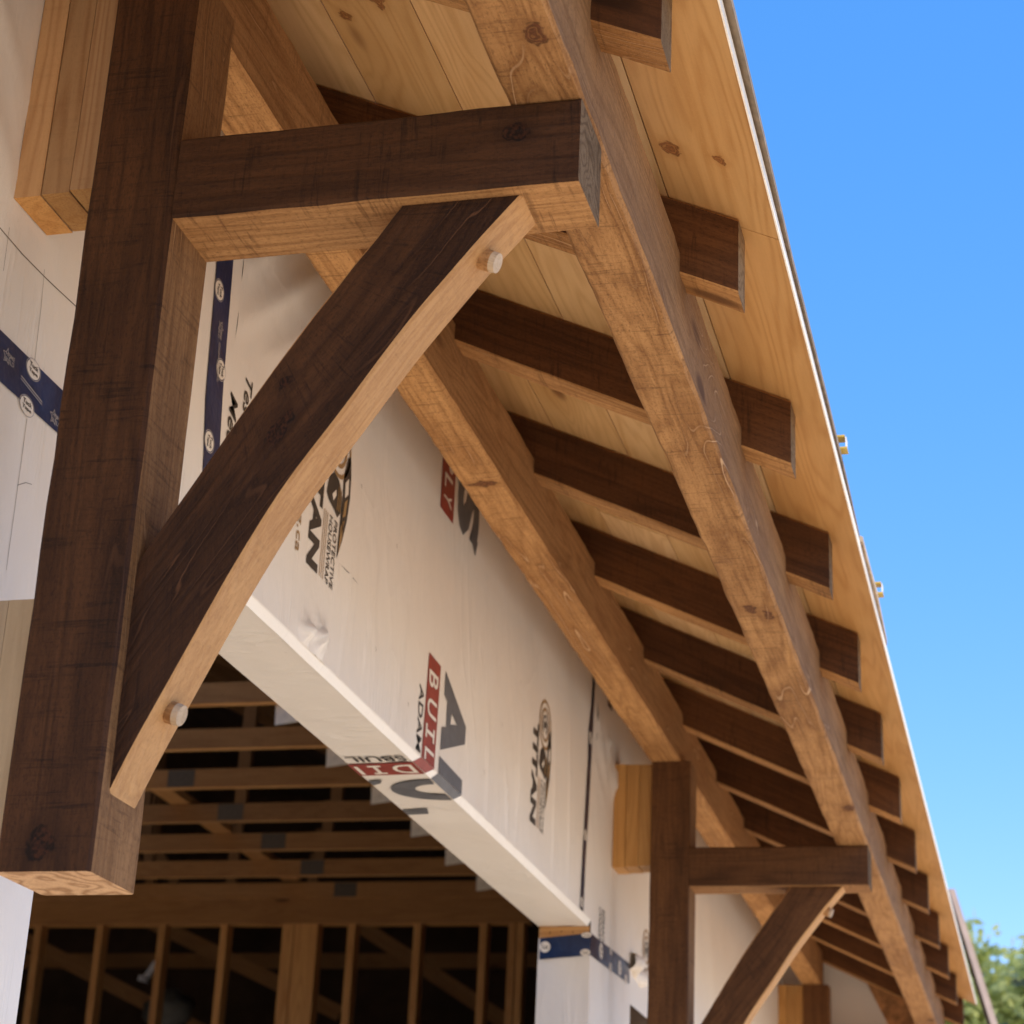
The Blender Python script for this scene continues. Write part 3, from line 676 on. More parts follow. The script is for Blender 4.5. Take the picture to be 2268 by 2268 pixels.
add_text(mb, 'S', wu(0), -3.215, -3.056, 1.993, 2.168, 2, 0.055)
mb.poly([wall_p(2.10, 3.082, .0004), wall_p(2.166, 3.085, .0004), wall_p(2.150, 3.046, .0004), wall_p(2.13, 3.060, .0004)], 2)
mb.build('shop_print', wall, (WX, 1.868, 3.05))

# roundel + brand print, twice
def brand_print(dy, dz, full=True):
    mb = MB(['print_black', 'print_tan', 'house_wrap', 'print_white'])
    F = lambda d: (lambda u, v: (WX + d, v + dy, -u + dz))
    if full:
        add_text(mb, 'TITAN', F(0), -2.893, -2.638, 1.122, 1.178, 0, 0.05, 0.0, 1.05)
        for k, y in enumerate((1.189, 1.198, 1.207)):
            mb.poly([F(0)(-2.766, y - .0012), F(0)(-2.639, y - .0012), F(0)(-2.639, y + .0012), F(0)(-2.766, y + .0012)], 1)
        add_text(mb, 'HOUSEWRAP', F(0), -2.766, -2.638, 1.2165, 1.2345, 0, 0.01)
        add_text(mb, 'PROTECTIVE', F(0), -2.766, -2.637, 1.2415, 1.2595, 0, 0.01)
        # crescent
        pts_o = [(1.268, 2.700), (1.290, 2.745), (1.306, 2.790), (1.313, 2.835), (1.311, 2.875), (1.302, 2.915)]
        pts_i = [(1.268, 2.700), (1.270, 2.745), (1.272, 2.785), (1.276, 2.825), (1.272, 2.862), (1.288, 2.905)]
        for k in range(5):
            q = [pts_o[k], pts_o[k + 1], pts_i[k + 1], pts_i[k]]
            mb.poly([F(0)(-z, y) for y, z in (q if k else q[1:])], 0)
        for k in range(1, 4):
            mb.poly([F(0.0008)(-z, y) for y, z in ((pts_i[k][0] + .008, pts_i[k][1]), (pts_o[k][0] - .012, pts_o[k][1] + .004), (pts_o[k + 1][0] - .014, pts_o[k + 1][1] - .006), (pts_i[k + 1][0] + .009, pts_i[k + 1][1] - .008))], 1 if k < 3 else 3)
        mb.poly([F(0.0008)(-z, y) for y, z in ((1.272, 2.715), (1.287, 2.750), (1.284, 2.778), (1.274, 2.765))], 1)
        # plumed head shape, simplified
        mb.poly([F(0)(-z, y) for y, z in ((1.192, 2.800), (1.200, 2.835), (1.222, 2.850), (1.250, 2.845), (1.272, 2.822), (1.270, 2.790), (1.255, 2.775), (1.238, 2.782), (1.222, 2.786), (1.205, 2.790))], 0)
        for (a, b2) in ((1.246, 1.2495), (1.254, 1.2575), (1.262, 1.265)):
            mb.poly([F(0.0008)(-z, y) for y, z in ((a, 2.788), (a + .003, 2.835), (b2 + .002, 2.833), (b2, 2.787))], 1)
        mb.poly([F(0.0008)(-z, y) for y, z in ((1.218, 2.806), (1.236, 2.822), (1.240, 2.812), (1.226, 2.796))], 3)
        ring_faces(mb, F(0.0012), -2.905, 1.243, 0.072, 0.066, 0.060, 0.053, 3, 40, 20, 160) if False else None
    cz, cy = 2.912, 1.240
    ring_faces(mb, F(0), -cz, cy, 0.064, 0.062, 0.056, 0.054, 1, 40)
    ring_faces(mb, F(0), -cz, cy, 0.044, 0.042, 0.036, 0.034, 1, 36)
    ring_faces(mb, F(0), -cz, cy, 0.026, 0.024, 0.020, 0.018, 0, 24, 30, 330)
    mb.poly(ell(F(0), -cz, cy, 0.010, 0.010, 14), 0)
    return mb.build('brand_print', wall, (WX, 1.24 + dy, 2.8 + dz))
brand_print(0, 0); brand_print(1.625, -0.045); brand_print(3.022, -0.347, False)
def one_print(txt, u0, u1, v0, v1, mat, bold, sh=0.0):
    mb = MB([mat]); add_text(mb, txt, wall_uv, u0, u1, v0, v1, 0, bold, sh); mb.build('small_print', wall, (WX, v0, -u0))
one_print('adamsbuilding.ca', -2.955, -2.639, 1.058, 1.089, 'print_tan', 0.006)
one_print('Tested', -2.832, -2.70, 0.787, 0.817, 'print_black', 0.008, 0.25)
one_print('Meets', -2.778, -2.655, 0.735, 0.766, 'print_black', 0.008, 0.25)
one_print('RESEARCH', -2.556, -2.462, 3.605, 3.640, 'print_black', 0.0)
one_print('CANADIAN', -2.556, -2.462, 3.562, 3.597, 'print_black', 0.0)
one_print('TITAN', -3.40, -3.145, 3.60, 3.66, 'print_black', 0.04)
# pencil and crease marks
def stroke(pts, w, name='pencil_mark'):
    mb = MB(['pencil'])
    for (a, b2) in zip(pts, pts[1:]):
        d = Vector((b2[0] - a[0], b2[1] - a[1])); n_ = Vector((-d.y, d.x)).normalized() * w / 2
        mb.poly([wall_p(a[0] + n_.x, a[1] + n_.y, -.0007), wall_p(b2[0] + n_.x, b2[1] + n_.y, -.0007), wall_p(b2[0] - n_.x, b2[1] - n_.y, -.0007), wall_p(a[0] - n_.x, a[1] - n_.y, -.0007)], 0)
    mb.build(name, wall, (WX, pts[0][0], pts[0][1]))
stroke([(-0.5, 2.640), (-0.2, 2.645), (0.0, 2.647), (0.06, 2.6445), (0.122, 2.646), (0.16, 2.648), (0.204, 2.651), (0.3, 2.652)], 0.0016)
stroke([(0.118, 2.655), (0.121, 2.63), (0.124, 2.60), (0.126, 2.56), (0.128, 2.527)], 0.0007)
stroke([(0.13, 2.45), (0.132, 2.35), (0.134, 2.25)], 0.0007); stroke([(0.02, 2.66), (0.022, 2.60)], 0.0006)
stroke([(0.13, 2.36), (0.15, 2.372), (0.165, 2.376)], 0.0007)
for (y, z) in ((1.60, 2.86), (1.52, 2.62), (1.74, 2.58), (2.32, 2.60), (2.05, 2.45 + .08), (1.37, 2.89), (0.9, 2.56), (2.6, 2.9), (2.45, 2.75)): stroke([(y, z), (y + .004, z - .008)], 0.0016, 'staple')

# tapes
def tape(name, quad, mat, ovals=(), stars=(), bar=None, vert=True):
    mb = MB([mat, 'print_white', 'print_black', 'steel_strip'])
    d0, d1, d2 = 0.0004, 0.0009, 0.0015
    mb.poly([(WX + d0, y, z) for y, z in quad], 0)
    for (y, z, ry, rz) in ovals:
        f = (lambda d: (lambda u, v: (WX + d, v, -u))) if vert else (lambda d: (lambda u, v: (WX + d, u, v)))
        if vert:
            ring_faces(mb, f(d1), -z, y, rz * 1.18, ry * 1.18, rz * 1.1, ry * 1.1, 3, 28)
            mb.poly(ell(f(d1), -z, y, rz, ry, 28), 1)
            add_text(mb, 'Tuck', f(d2), -z - rz * .68, -z + rz * .68, y + ry * .08, y + ry * .62, 2, .02); add_text(mb, 'Tape', f(d2), -z - rz * .68, -z + rz * .68, y - ry * .62, y - ry * .08, 2, .02)
        else:
            ring_faces(mb, f(d1), y, z, ry * 1.16, rz * 1.16, ry * 1.09, rz * 1.09, 3, 28)
            mb.poly(ell(f(d1), y, z, ry, rz, 28), 1)
            add_text(mb, 'Tuck', f(d2), y - ry * .68, y + ry * .68, z + rz * .08, z + rz * .62, 2, .02); add_text(mb, 'Tape', f(d2), y - ry * .68, y + ry * .68, z - rz * .62, z - rz * .08, 2, .02)
    for (y, z, s) in stars:
        if vert: f = lambda u, v: (WX + d1, y + v * s, z - u * s)
        else: f = lambda u, v: (WX + d1, y + u * s, z + v * s)
        pts = []
        for k in range(10):
            r_ = 1.0 if k % 2 == 0 else 0.5; a_ = math.pi / 2 + k * math.pi / 5
            pts.append((r_ * math.cos(a_) * 1.0, r_ * math.sin(a_)))
        for k in range(10):
            p, q = pts[k], pts[(k + 1) % 10]
            mb.poly([f(*p), f(*q), f(q[0] * .8, q[1] * .8), f(p[0] * .8, p[1] * .8)], 3)
        add_text(mb, 'HOME', f, -0.3, 1.7, 0.05, 0.55, 3, .01); add_text(mb, 'BUILD', f, -0.3, 1.7, -0.6, -0.1, 3, .01)
    if bar:
        for (y0, z0, y1, z1, w) in bar:
            d = Vector((y1 - y0, z1 - z0)); n_ = Vector((-d.y, d.x)).normalized() * w
            mb.poly([(WX + d1, y0 + n_.x, z0 + n_.y), (WX + d1, y1 + n_.x, z1 + n_.y), (WX + d1, y1 - n_.x, z1 - n_.y), (WX + d1, y0 - n_.x, z0 - n_.y)], 3)
    return mb.build(name, wall, (WX, quad[0][0], quad[0][1]))
tape('seam_tape', [(0.602, 3.20), (0.667, 3.20), (0.689, 2.98), (0.702, 2.775), (0.715, 2.66), (0.727, 2.50), (0.674, 2.50), (0.659, 2.634), (0.643, 2.724), (0.629, 2.94)], 'tape_blue',
     ovals=[(0.648, 2.910, 0.0165, 0.0155), (0.686, 2.791, 0.0165, 0.0155), (0.672, 2.663, 0.0165, 0.0155)], stars=[(0.668, 2.856, 0.012)], bar=[(0.668, 2.83, 0.676, 2.765, 0.0008), (0.672, 2.83, 0.680, 2.768, 0.0006)])
tape('seam_tape', [(-1.6, 2.520), (0.306, 2.526), (0.306, 2.468), (0.0, 2.463), (-1.6, 2.463)], 'tape_blue', vert=False,
     ovals=[(0.125, 2.5155, 0.0175, 0.012), (0.122, 2.464, 0.0175, 0.0115), (-0.02, 2.49, .0175, .012)], stars=[(0.058, 2.501, 0.0115), (0.192, 2.481, 0.0115)], bar=[(0.098, 2.494, 0.158, 2.486, 0.0008), (0.098, 2.4905, 0.158, 2.4825, 0.0006)])
tape('seam_tape', [(3.396, 3.20), (3.424, 3.20), (3.418, 3.10), (3.414, 3.02), (3.402, 2.90), (3.392, 2.78), (3.372, 2.64), (3.365, 2.5), (3.322, 2.5), (3.334, 2.66), (3.350, 2.80), (3.362, 2.92), (3.358, 3.0), (3.384, 3.08)], 'tape_dark',
     ovals=[(3.385, 2.985, 0.02, 0.016), (3.357, 2.705, 0.017, 0.014), (3.34, 2.52, .015, .013)])
tape('seam_tape', [(YJ, 2.4625), (3.74, 2.471), (4.004, 2.478), (4.008, 2.420), (3.74, 2.411), (YJ, 2.4035)], 'tape_dark', vert=False,
     ovals=[(3.60, 2.440, .022, .020), (3.73, 2.462, .015, .008), (3.73, 2.418, .018, .012), (3.86, 2.440, .022, .020), (3.955, 2.425, .02, .012)])
mb = MB(['tape_blue', 'print_white', 'print_black'])
mb.poly([(XI + 0.006, YJ - 0.0046, 2.391), (XW + 0.0016, YJ - 0.0046, 2.403), (XW + 0.0016, YJ - 0.0046, 2.4625), (XI + 0.006, YJ - 0.0046, 2.4485)], 0)
fj = lambda d: (lambda u, v: (u, YJ - 0.0046 - d, v))
for (u, v, ru, rv) in ((-0.238, 2.425, .015, .015), (-0.126, 2.410, .014, .009), (-0.124, 2.457, .014, .007)):
    mb.poly(ell(fj(.0008), u, v, ru, rv, 24), 1); add_text(mb, 'Tuck', fj(.0014), u - ru * .6, u + ru * .6, v - rv * .4, v + rv * .4, 2, .01)
mb.build('seam_tape', wall, (XW, YJ - 0.0046, 2.43))
# gathered loose wrap over the next opening
mb = MB(['house_wrap']); prev = None
for i in range(25):
    y = 4.012 + 0.30 * i / 24; ringv = []
    for j in range(9):
        a = math.pi * j / 8; rr_ = (0.018 + 0.010 * math.sin(i * 0.55)) * (0.5 + 0.5 * math.sin(math.pi * min(1, (i + 2) / 10)))
        f_ = 1 + 0.35 * mnoise.noise((i * .5, j * .8, 2))
        ringv.append(mb.vert((XW - 0.002 + rr_ * 1.5 * f_ * math.sin(a), y, 2.478 + 0.012 * math.cos(i * .25) + 0.026 * f_ * math.cos(a))))
    if prev:
        for j in range(8): mb.face((prev[j], prev[j + 1], ringv[j + 1], ringv[j]))
    prev = ringv
mb.build('loose_wrap', wall, (XW, 4.012, 2.478), smooth=True)

# ---------------------------------------------------------------- end wall, rake board
mb = MB(['osb', 'house_wrap'])
mb.box(XW, 0.60, 7.62, 7.66, 0.02, 3.30, 0, fn=lambda p: (p[0], p[1], min(p[2], deck_z(p[0]) - 0.003)))
mb.poly([(XW, 7.617, 0.02), (0.75 - 0.2, 7.617, 0.02), (0.46, 7.617, 2.64), (0.356, 7.617, 2.863), (0.269, 7.617, 3.037), (0.222, 7.617, deck_z(0.222) - .01), (XW, 7.617, deck_z(XW) - .01)], 1)
o = mb.build('end_wall', None, (XW, 7.62, 0.02)); tag(o, 'bare orange sheathing end wall with torn wrap, behind the farthest rafter', 'wall')
mb = MB(['pink_board', 'dark_sheathing'])
P0 = Vector((0.605, 8.4, 3.70)); P1 = Vector((0.99, 8.4, 2.2))
def slat(mb, p, q, w0, w1, y0, y1, m):
    a = [mb.vert(v) for v in ((p.x, y0, p.z), (p.x + w0, y0, p.z), (q.x + w1, y0, q.z), (q.x, y0, q.z))]
    b2 = [mb.vert(v) for v in ((p.x, y1, p.z), (p.x + w0, y1, p.z), (q.x + w1, y1, q.z), (q.x, y1, q.z))]
    mb.face(a, m); mb.face(tuple(reversed(b2)), m)
    for k in range(4): mb.face((a[k], b2[k], b2[(k + 1) % 4], a[(k + 1) % 4]), m)
slat(mb, Vector((0.612, 0, 3.645)), Vector((1.590, 0, 0.0)), 0.030, 0.043, 8.40, 8.44, 0)
slat(mb, Vector((0.597, 0, 3.645)), Vector((1.5605, 0, 0.0)), 0.0145, 0.028, 8.41, 8.45, 1)  # dark strip standing in for the board's shaded side
o = mb.build('leaning_board', None, (1.59, 8.4, 0.0)); tag(o, 'pale leaning board with a dark edge beyond the eave, in front of the trees', 'board')

# ---------------------------------------------------------------- garage interior
shell = empty('garage_shell', (-5.5, 5, 0)); tag(shell, 'dark unfinished garage interior behind the opening', 'room shell')
mb = MB(['concrete']); mb.poly([(-12, -2.6, 0.012), (XI, -2.6, 0.012), (XI, 13, 0.012), (-12, 13, 0.012)]); mb.build('floor_slab', shell, (-5, 5, 0.012))
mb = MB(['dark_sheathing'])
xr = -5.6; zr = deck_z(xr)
# unseen roof gap, added to let daylight onto the slab and brighten the trusses
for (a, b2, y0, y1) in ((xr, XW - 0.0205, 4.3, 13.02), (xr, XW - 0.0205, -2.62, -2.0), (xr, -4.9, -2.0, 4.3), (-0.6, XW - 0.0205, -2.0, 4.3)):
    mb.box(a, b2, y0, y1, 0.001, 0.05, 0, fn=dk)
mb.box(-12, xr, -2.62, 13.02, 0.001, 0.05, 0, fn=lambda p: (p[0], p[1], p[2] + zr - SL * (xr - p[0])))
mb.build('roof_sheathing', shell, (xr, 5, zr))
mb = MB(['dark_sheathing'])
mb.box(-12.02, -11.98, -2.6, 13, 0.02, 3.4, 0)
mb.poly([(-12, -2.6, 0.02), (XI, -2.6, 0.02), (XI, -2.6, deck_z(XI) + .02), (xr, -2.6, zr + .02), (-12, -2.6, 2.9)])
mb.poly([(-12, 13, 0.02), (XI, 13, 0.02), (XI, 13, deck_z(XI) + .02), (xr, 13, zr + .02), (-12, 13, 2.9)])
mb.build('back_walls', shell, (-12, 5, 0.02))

def bar(mb, p, q, w, h, m=0, ydir=None):
    p, q = Vector(p), Vector(q); d = (q - p); L = d.length; d.normalize()
    s = Vector((0, 1, 0)) if abs(d.y) < 0.9 else Vector((1, 0, 0)); s = (s - d * s.dot(d)).normalized(); n_ = d.cross(s)
    i = []
    for (e, l) in ((p, 0), (q, L)):
        for (a, b2) in ((-1, -1), (1, -1), (1, 1), (-1, 1)):
            i.append(mb.vert(e + s * a * w / 2 + n_ * b2 * h / 2, (a * w / 2 + p.x, b2 * h / 2 + p.z, l)))
    for f in ((3, 2, 1, 0), (4, 5, 6, 7), (0, 1, 5, 4), (1, 2, 6, 5), (2, 3, 7, 6), (3, 0, 4, 7)): mb.face([i[k] for k in f], m)
def make_truss(y):
    r = empty('roof_truss', (-5.6, y, 3.70)); h = 0.045
    mb = MB(['truss_wood', 'stud']); mb.box(-10.6, -1.10, y, y + 0.038, 3.70, 3.786, 0, 0, (1.35, 1.15, 0.9)); mb.fm[4] = 1; mb.build('bottom_chord', r, (-5.6, y, 3.70))  # paler underside: light from the floor painted into the chord
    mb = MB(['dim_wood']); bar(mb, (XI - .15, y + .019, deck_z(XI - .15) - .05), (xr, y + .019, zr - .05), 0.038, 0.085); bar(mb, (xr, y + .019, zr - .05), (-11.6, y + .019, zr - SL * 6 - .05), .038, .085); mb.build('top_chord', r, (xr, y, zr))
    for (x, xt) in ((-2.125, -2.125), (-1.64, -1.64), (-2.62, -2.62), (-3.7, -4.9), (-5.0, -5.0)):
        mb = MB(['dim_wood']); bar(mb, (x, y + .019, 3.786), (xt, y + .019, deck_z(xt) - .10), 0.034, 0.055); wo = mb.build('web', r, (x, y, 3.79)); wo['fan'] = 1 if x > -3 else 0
    mb = MB(['plate_metal']); mb.box(-2.745, -2.615, y - 0.002, y - 0.0005, 3.704, 3.782, 0); mb.build('nail_plate', r, (-2.7, y, 3.70))
    mb = MB(['flap_wrap']); mb.poly([(-1.785, y + 0.042, 3.70), (-1.34, y + 0.042, 3.70), (-1.56, y + .052, 3.655), (-1.70, y + .054, 3.632), (-1.785, y + 0.050, 3.620)]); mb.build('wrap_flap', r, (-1.785, y + .042, 3.70))
    return r
tr = make_truss(3.97)
yt = [4.58, 5.19, 5.80, 6.41, 7.02, 7.61, 8.20, 8.752]
nm = {2: 'first and highest', 3: 'second', 4: 'third', 5: 'fourth', 6: 'fifth', 7: 'sixth', 8: 'lowest'}
for k, y in enumerate(yt, 1):
    c_ = copy_tree(tr) if k < len(yt) else tr
    c_.location.y = y
    for ch in c_.children:                 # the webs step sideways from truss to truss, as on a hip
        if ch.get('fan'): ch.location.x -= 0.42 * (y - 5.80)
    if k < 2: [bpy.data.objects.remove(ch) for ch in list(c_.children) if ch.name.startswith('wrap_flap')]
    if k < 2: lab = 'dim wooden roof truss at the narrow top of the garage opening' if k == 1 else 'dim wooden roof truss hidden above the top of the garage opening'
    elif k == 8: lab = 'lowest horizontal roof truss chord seen through the opening, sitting on the stud wall plate'
    else: lab = f'{nm[k]} horizontal roof truss chord counted down inside the garage opening'
    tag(c_, lab, 'roof truss', 'roof trusses inside the garage')
mb = MB(['stud']); bar(mb, (-2.925, 6.2, 3.807), (-2.985, 8.72, 3.807), 0.105, 0.036)
for i_ in range(len(mb.tone)): mb.tone[i_] = (1.25, 1.0, 0.7)
o = mb.build('lateral_brace', None, (-2.925, 6.2, 3.807)); tag(o, 'lighter diagonal board crossing over the garage truss chords', 'brace board')

sw = empty('stud_wall', (-3.2, 8.757, 0.02)); tag(sw, 'framed stud wall at the back of the garage, below the trusses', 'stud wall')
mb = MB(['truss_wood']); mb.box(-11.5, -1.62, 8.757, 8.846, 3.637, 3.699, 0, 0); mb.build('top_plate', sw, (-3.2, 8.757, 3.637))
mb = MB(['truss_wood', 'stud']); mb.box(-11.5, -1.62, 8.755, 8.846, 3.557, 3.6365, 0, 0, (1.2, .95, .65)); mb.fm[4] = 1; mb.build('top_plate', sw, (-3.2, 8.755, 3.557))  # underside painted paler, as if lit from the floor
mb = MB(['truss_wood']); mb.box(-11.5, -1.62, 8.757, 8.846, 0.02, 0.06, 0, 0); mb.build('bottom_plate', sw, (-3.2, 8.757, 0.02))
for (x, w) in ((-5.30, .04), (-4.92, .04), (-4.539, .042), (-4.155, .04), (-3.774, .04), (-3.399, .04), (-3.031, .066), (-2.960, .135), (-2.65, .042), (-2.271, .04), (-1.898, .04), (-1.736, .04), (-1.690, .038)):
    mb = MB(['stud']); mb.box(x, x + w, 8.758, 8.846, 0.0605, 3.5565, 0, 2, (1.25, 0.98, 0.66), goff=(x * 3, 0, x)); mb.build('stud', sw, (x, 8.758, 0.06))
# pieces seen dimly beyond the studs
k = 0
for (a, b2, lab) in (((-5.6, 10.9, 4.35), (-3.4, 10.9, 3.40), 'dim sloping timber high behind the left studs'), ((-5.9, 11.2, 3.95), (-4.2, 11.2, 3.20), 'dim sloping timber low behind the left studs'), ((-3.6, 11.0, 4.15), (-2.2, 11.0, 3.30), 'dim sloping timber behind the right studs'), ((-6.2, 11.6, 3.87), (-2.0, 11.6, 3.87), 'dim level timber running behind all the studs')):
    mb = MB(['truss_wood']); bar(mb, a, b2, 0.04, 0.10); o = mb.build('timber_member', None, a); tag(o, lab, 'timber', 'loose framing behind the stud wall')
mb = MB(['grey_plastic'])
cc = Vector((-4.48, 10.6, 3.36)); N1, N2 = 10, 14
ids = [[mb.vert(cc + Vector((0.16 * math.sin(math.pi * i / N1) * math.cos(6.283 * j / N2), 0.10 * math.sin(math.pi * i / N1) * math.sin(6.283 * j / N2), 0.12 * math.cos(math.pi * i / N1))) * (1 + .25 * mnoise.noise((i * .6, j * .5, 1)))) for j in range(N2)] for i in range(N1 + 1)]
ids = []
for i in range(N1 + 1):
    row = []
    for j in range(N2):
        f_ = 1 + .35 * mnoise.noise((i * .6, math.cos(6.283 * j / N2) * 1.3, math.sin(6.283 * j / N2) * 1.3))
        row.append(mb.vert(cc + Vector((0.17 * math.sin(math.pi * i / N1) * math.cos(6.283 * j / N2), 0.10 * math.sin(math.pi * i / N1) * math.sin(6.283 * j / N2), 0.13 * math.cos(math.pi * i / N1))) * f_))
    ids.append(row)
mb.v = mb.v; 
for i in range(N1):
    for j in range(N2): mb.face((ids[i][j], ids[i][(j + 1) % N2], ids[i + 1][(j + 1) % N2], ids[i + 1][j]))
o = mb.build('plastic_bag', None, (-4.48, 10.6, 3.36), smooth=True); tag(o, 'dim grey plastic bag hanging behind the garage studs', 'plastic bag')
mb = MB(['jack_white']); 
for (p, q) in (((-4.62, 10.5, 3.55), (-4.55, 10.5, 3.66)), ((-4.66, 10.5, 3.56), (-4.60, 10.5, 3.545))): bar(mb, p, q, 0.035, 0.035)
o = mb.build('pipe_elbow', None, (-4.6, 10.5, 3.55)); tag(o, 'short white bent pipe behind the garage studs', 'pipe')

# ---------------------------------------------------------------- trees beyond
def make_tree(loc, h, cr, n, leaf, mat, name, conifer=False, seed=0):
    rr = random.Random(seed); r = empty(name, loc); L = Vector(loc)
    mb = MB(['bark']); N = 8; prev = None
    def tube(pts, rads):
        prev = None
        for p, q in zip(pts, rads):
            ring = [mb.vert(p + Vector((q * math.cos(6.283 * k / N), q * math.sin(6.283 * k / N), 0))) for k in range(N)]
            if prev:
                for k in range(N): mb.face((prev[k], prev[(k + 1) % N], ring[(k + 1) % N], ring[k]))
            prev = ring
    tube([L + Vector((0.05 * math.sin(z), 0.04 * math.cos(z * 1.3), z)) for z in [h * .9 * i / 8 for i in range(9)]], [h * .02 * (1 - i / 8.6) + .012 for i in range(9)])
    limbs = []
    for k in range(14 if not conifer else 0):
        z = h * (0.3 + 0.55 * k / 14); a = k * 2.4; rad = cr * (0.5 + 0.5 * rr.random())
        end = L + Vector((math.cos(a) * rad, math.sin(a) * rad, z + h * .12)); limbs.append(end)
        st = L + Vector((0, 0, z)); tube([st, (st + end) / 2 + Vector((0, 0, .1)), end], [.05, .035, .015])
    mb.build('trunk', r, loc)
    mb = MB([mat])
    if conifer:
        tiers = 26
        for ti in range(tiers):
            f = ti / tiers; z = h * (0.12 + 0.88 * f); rad = cr * (1 - f) ** 0.85 + 0.1
            nb = max(5, int(11 * (1 - f)) + 3)
            for bI in range(nb):
                a = rr.uniform(0, 6.283); ln = rad * rr.uniform(0.65, 1.1)
                for s in range(int(6 + 10 * ln)):
                    u = rr.random(); x = ln * u
                    c = L + Vector((math.cos(a) * x + rr.gauss(0, .06 + .08 * (1 - u)), math.sin(a) * x + rr.gauss(0, .06 + .08 * (1 - u)), z - 0.35 * x + 0.08 * x * x + rr.gauss(0, .05)))
                    d1 = Vector((math.cos(a + rr.gauss(0, .7)), math.sin(a + rr.gauss(0, .7)), rr.uniform(-.5, .2))).normalized() * leaf * rr.uniform(.7, 1.4); d2 = d1.cross(Vector((rr.gauss(0, 1), rr.gauss(0, 1), rr.gauss(0, 1)))).normalized() * leaf * .22
                    tn = rr.random() * (0.4 + 0.6 * u); mb.poly([c - d2, c + d1, c + d2], 0, (tn, tn, tn))
    else:
        clumps = []
        for k in range(70):
            a = rr.uniform(0, 6.283); f = rr.uniform(0, 1); el = rr.uniform(-.7, 1.3)
            rad = rr.uniform(.45, 1.0)
            clumps.append((L + Vector((math.cos(a) * cr * rad * math.cos(el), math.sin(a) * cr * rad * math.cos(el), h * .62 + h * .36 * rad * math.sin(el))), rr.uniform(.25, .6) * cr * .5, rr.random()))
        for _ in range(n):
            cc, cs, ct = rr.choice(clumps)
            c = cc + Vector((rr.gauss(0, cs * .55), rr.gauss(0, cs * .55), rr.gauss(0, cs * .42)))
            d1 = Vector((rr.gauss(0, 1), rr.gauss(0, 1), rr.gauss(0, 1))).normalized() * leaf * rr.uniform(.6, 1.3); d2 = d1.cross(Vector((rr.gauss(0, 1), rr.gauss(0, 1), rr.gauss(0, 1)))).normalized() * leaf * .6
            tn = min(1, max(0, .5 * ct + .5 * rr.random())); mb.poly([c - d1, c + d2, c + d1, c - d2], 0, (tn, tn, tn))
    mb.build('crown', r, loc)
    return r
tag(make_tree((0.15, 31, 0), 7.9, 2.2, 30000, .10, 'leaf_green', 'leafy_tree', seed=3), 'sunlit light green tree beside the pale board at the corner', 'tree', 'trees beyond the house')
tag(make_tree((1.7, 37, 0), 9.0, 2.8, 30000, .12, 'leaf_green', 'leafy_tree', seed=9), 'green tree at the right border, behind the light green one', 'tree', 'trees beyond the house')
tag(make_tree((1.95, 27.5, 0), 11.6, 2.5, 0, .22, 'needle_green', 'conifer_tree', True, seed=5), 'dark conifer branch tips reaching in at the right border', 'tree', 'trees beyond the house')

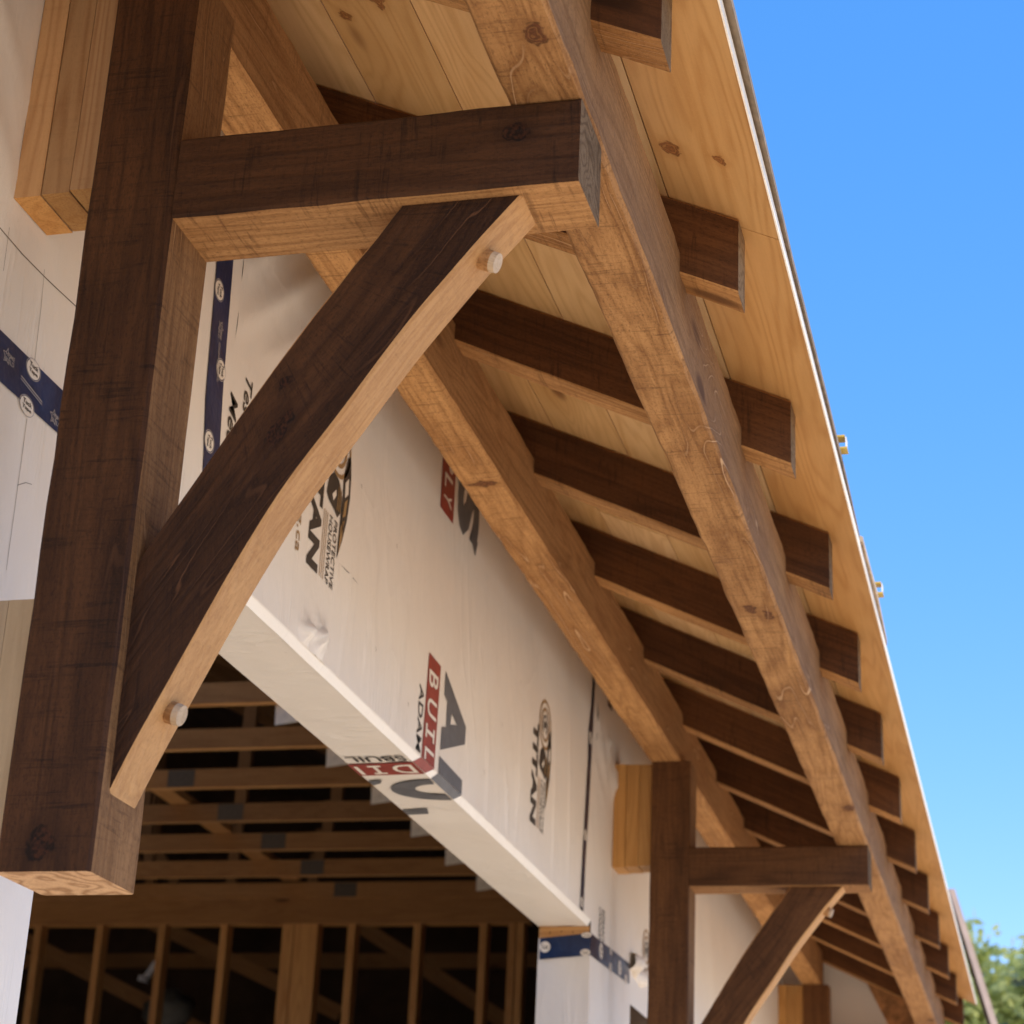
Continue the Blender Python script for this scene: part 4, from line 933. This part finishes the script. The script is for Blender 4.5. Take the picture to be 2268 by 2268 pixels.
# ---------------------------------------------------------------- light, sky, camera
S = Vector((0.36, -0.40, 0.845)).normalized()
w = bpy.data.worlds.new('World'); scene.world = w; w.use_nodes = True
nt = w.node_tree; bg = nt.nodes['Background']
sky = nt.nodes.new('ShaderNodeTexSky'); sky.sky_type = 'NISHITA'; sky.sun_disc = False
sky.sun_elevation = math.asin(S.z); sky.sun_rotation = math.atan2(S.x, S.y); sky.altitude = 300; sky.air_density = 1.0; sky.dust_density = 0.6; sky.ozone_density = 1.5
hs = nt.nodes.new('ShaderNodeHueSaturation'); hs.inputs['Saturation'].default_value = 1.8; hs.inputs['Value'].default_value = 1.72
gm = nt.nodes.new('ShaderNodeGamma'); gm.inputs['Gamma'].default_value = 0.62
pre = nt.nodes.new('ShaderNodeMix'); pre.data_type = 'RGBA'; pre.blend_type = 'MULTIPLY'; pre.inputs[0].default_value = 1; pre.inputs[7].default_value = (0.15, 0.15, 0.15, 1)
post = nt.nodes.new('ShaderNodeMix'); post.data_type = 'RGBA'; post.blend_type = 'MULTIPLY'; post.inputs[0].default_value = 1; post.inputs[7].default_value = (0.95 / .15, 0.86 / .15, 1.0 / .15, 1)
nt.links.new(sky.outputs[0], pre.inputs[6]); nt.links.new(pre.outputs[2], gm.inputs['Color']); nt.links.new(gm.outputs[0], hs.inputs['Color'])
nt.links.new(hs.outputs[0], post.inputs[6]); nt.links.new(post.outputs[2], bg.inputs[0]); bg.inputs[1].default_value = 0.15
sl = bpy.data.lights.new('sun', 'SUN'); sl.energy = 5.0; sl.angle = math.radians(0.5); sl.color = (1.0, 0.91, 0.78)
so = bpy.data.objects.new('sun', sl); col.objects.link(so); so.rotation_euler = S.to_track_quat('Z', 'Y').to_euler(); so.location = (5, -5, 12)

ya, pi_, ro, fl = 0.2656, 0.3899, 0.0485, 2.0023
fw = Vector((-math.sin(ya) * math.cos(pi_), math.cos(ya) * math.cos(pi_), math.sin(pi_)))
rt = Vector((math.cos(ya), math.sin(ya), 0)); up = rt.cross(fw)
r2 = rt * math.cos(ro) + up * math.sin(ro); u2 = up * math.cos(ro) - rt * math.sin(ro)
cam = bpy.data.cameras.new('camera'); co = bpy.data.objects.new('camera', cam); col.objects.link(co)
co.matrix_world = Matrix(((r2.x, u2.x, -fw.x, 1.0845), (r2.y, u2.y, -fw.y, -1.9566), (r2.z, u2.z, -fw.z, 1.3997), (0, 0, 0, 1)))
cam.sensor_width = 36; cam.lens = fl * 36; cam.clip_start = 0.05; cam.clip_end = 2000
cam.dof.use_dof = True; cam.dof.focus_distance = 2.75; cam.dof.aperture_fstop = 9.0
scene.camera = co
scene.view_settings.view_transform = 'Standard'; scene.view_settings.look = 'None'; scene.view_settings.exposure = 0; scene.view_settings.gamma = 1
scene.render.engine = 'CYCLES'; scene.cycles.max_bounces = 8; scene.cycles.diffuse_bounces = 6; scene.cycles.use_denoising = True
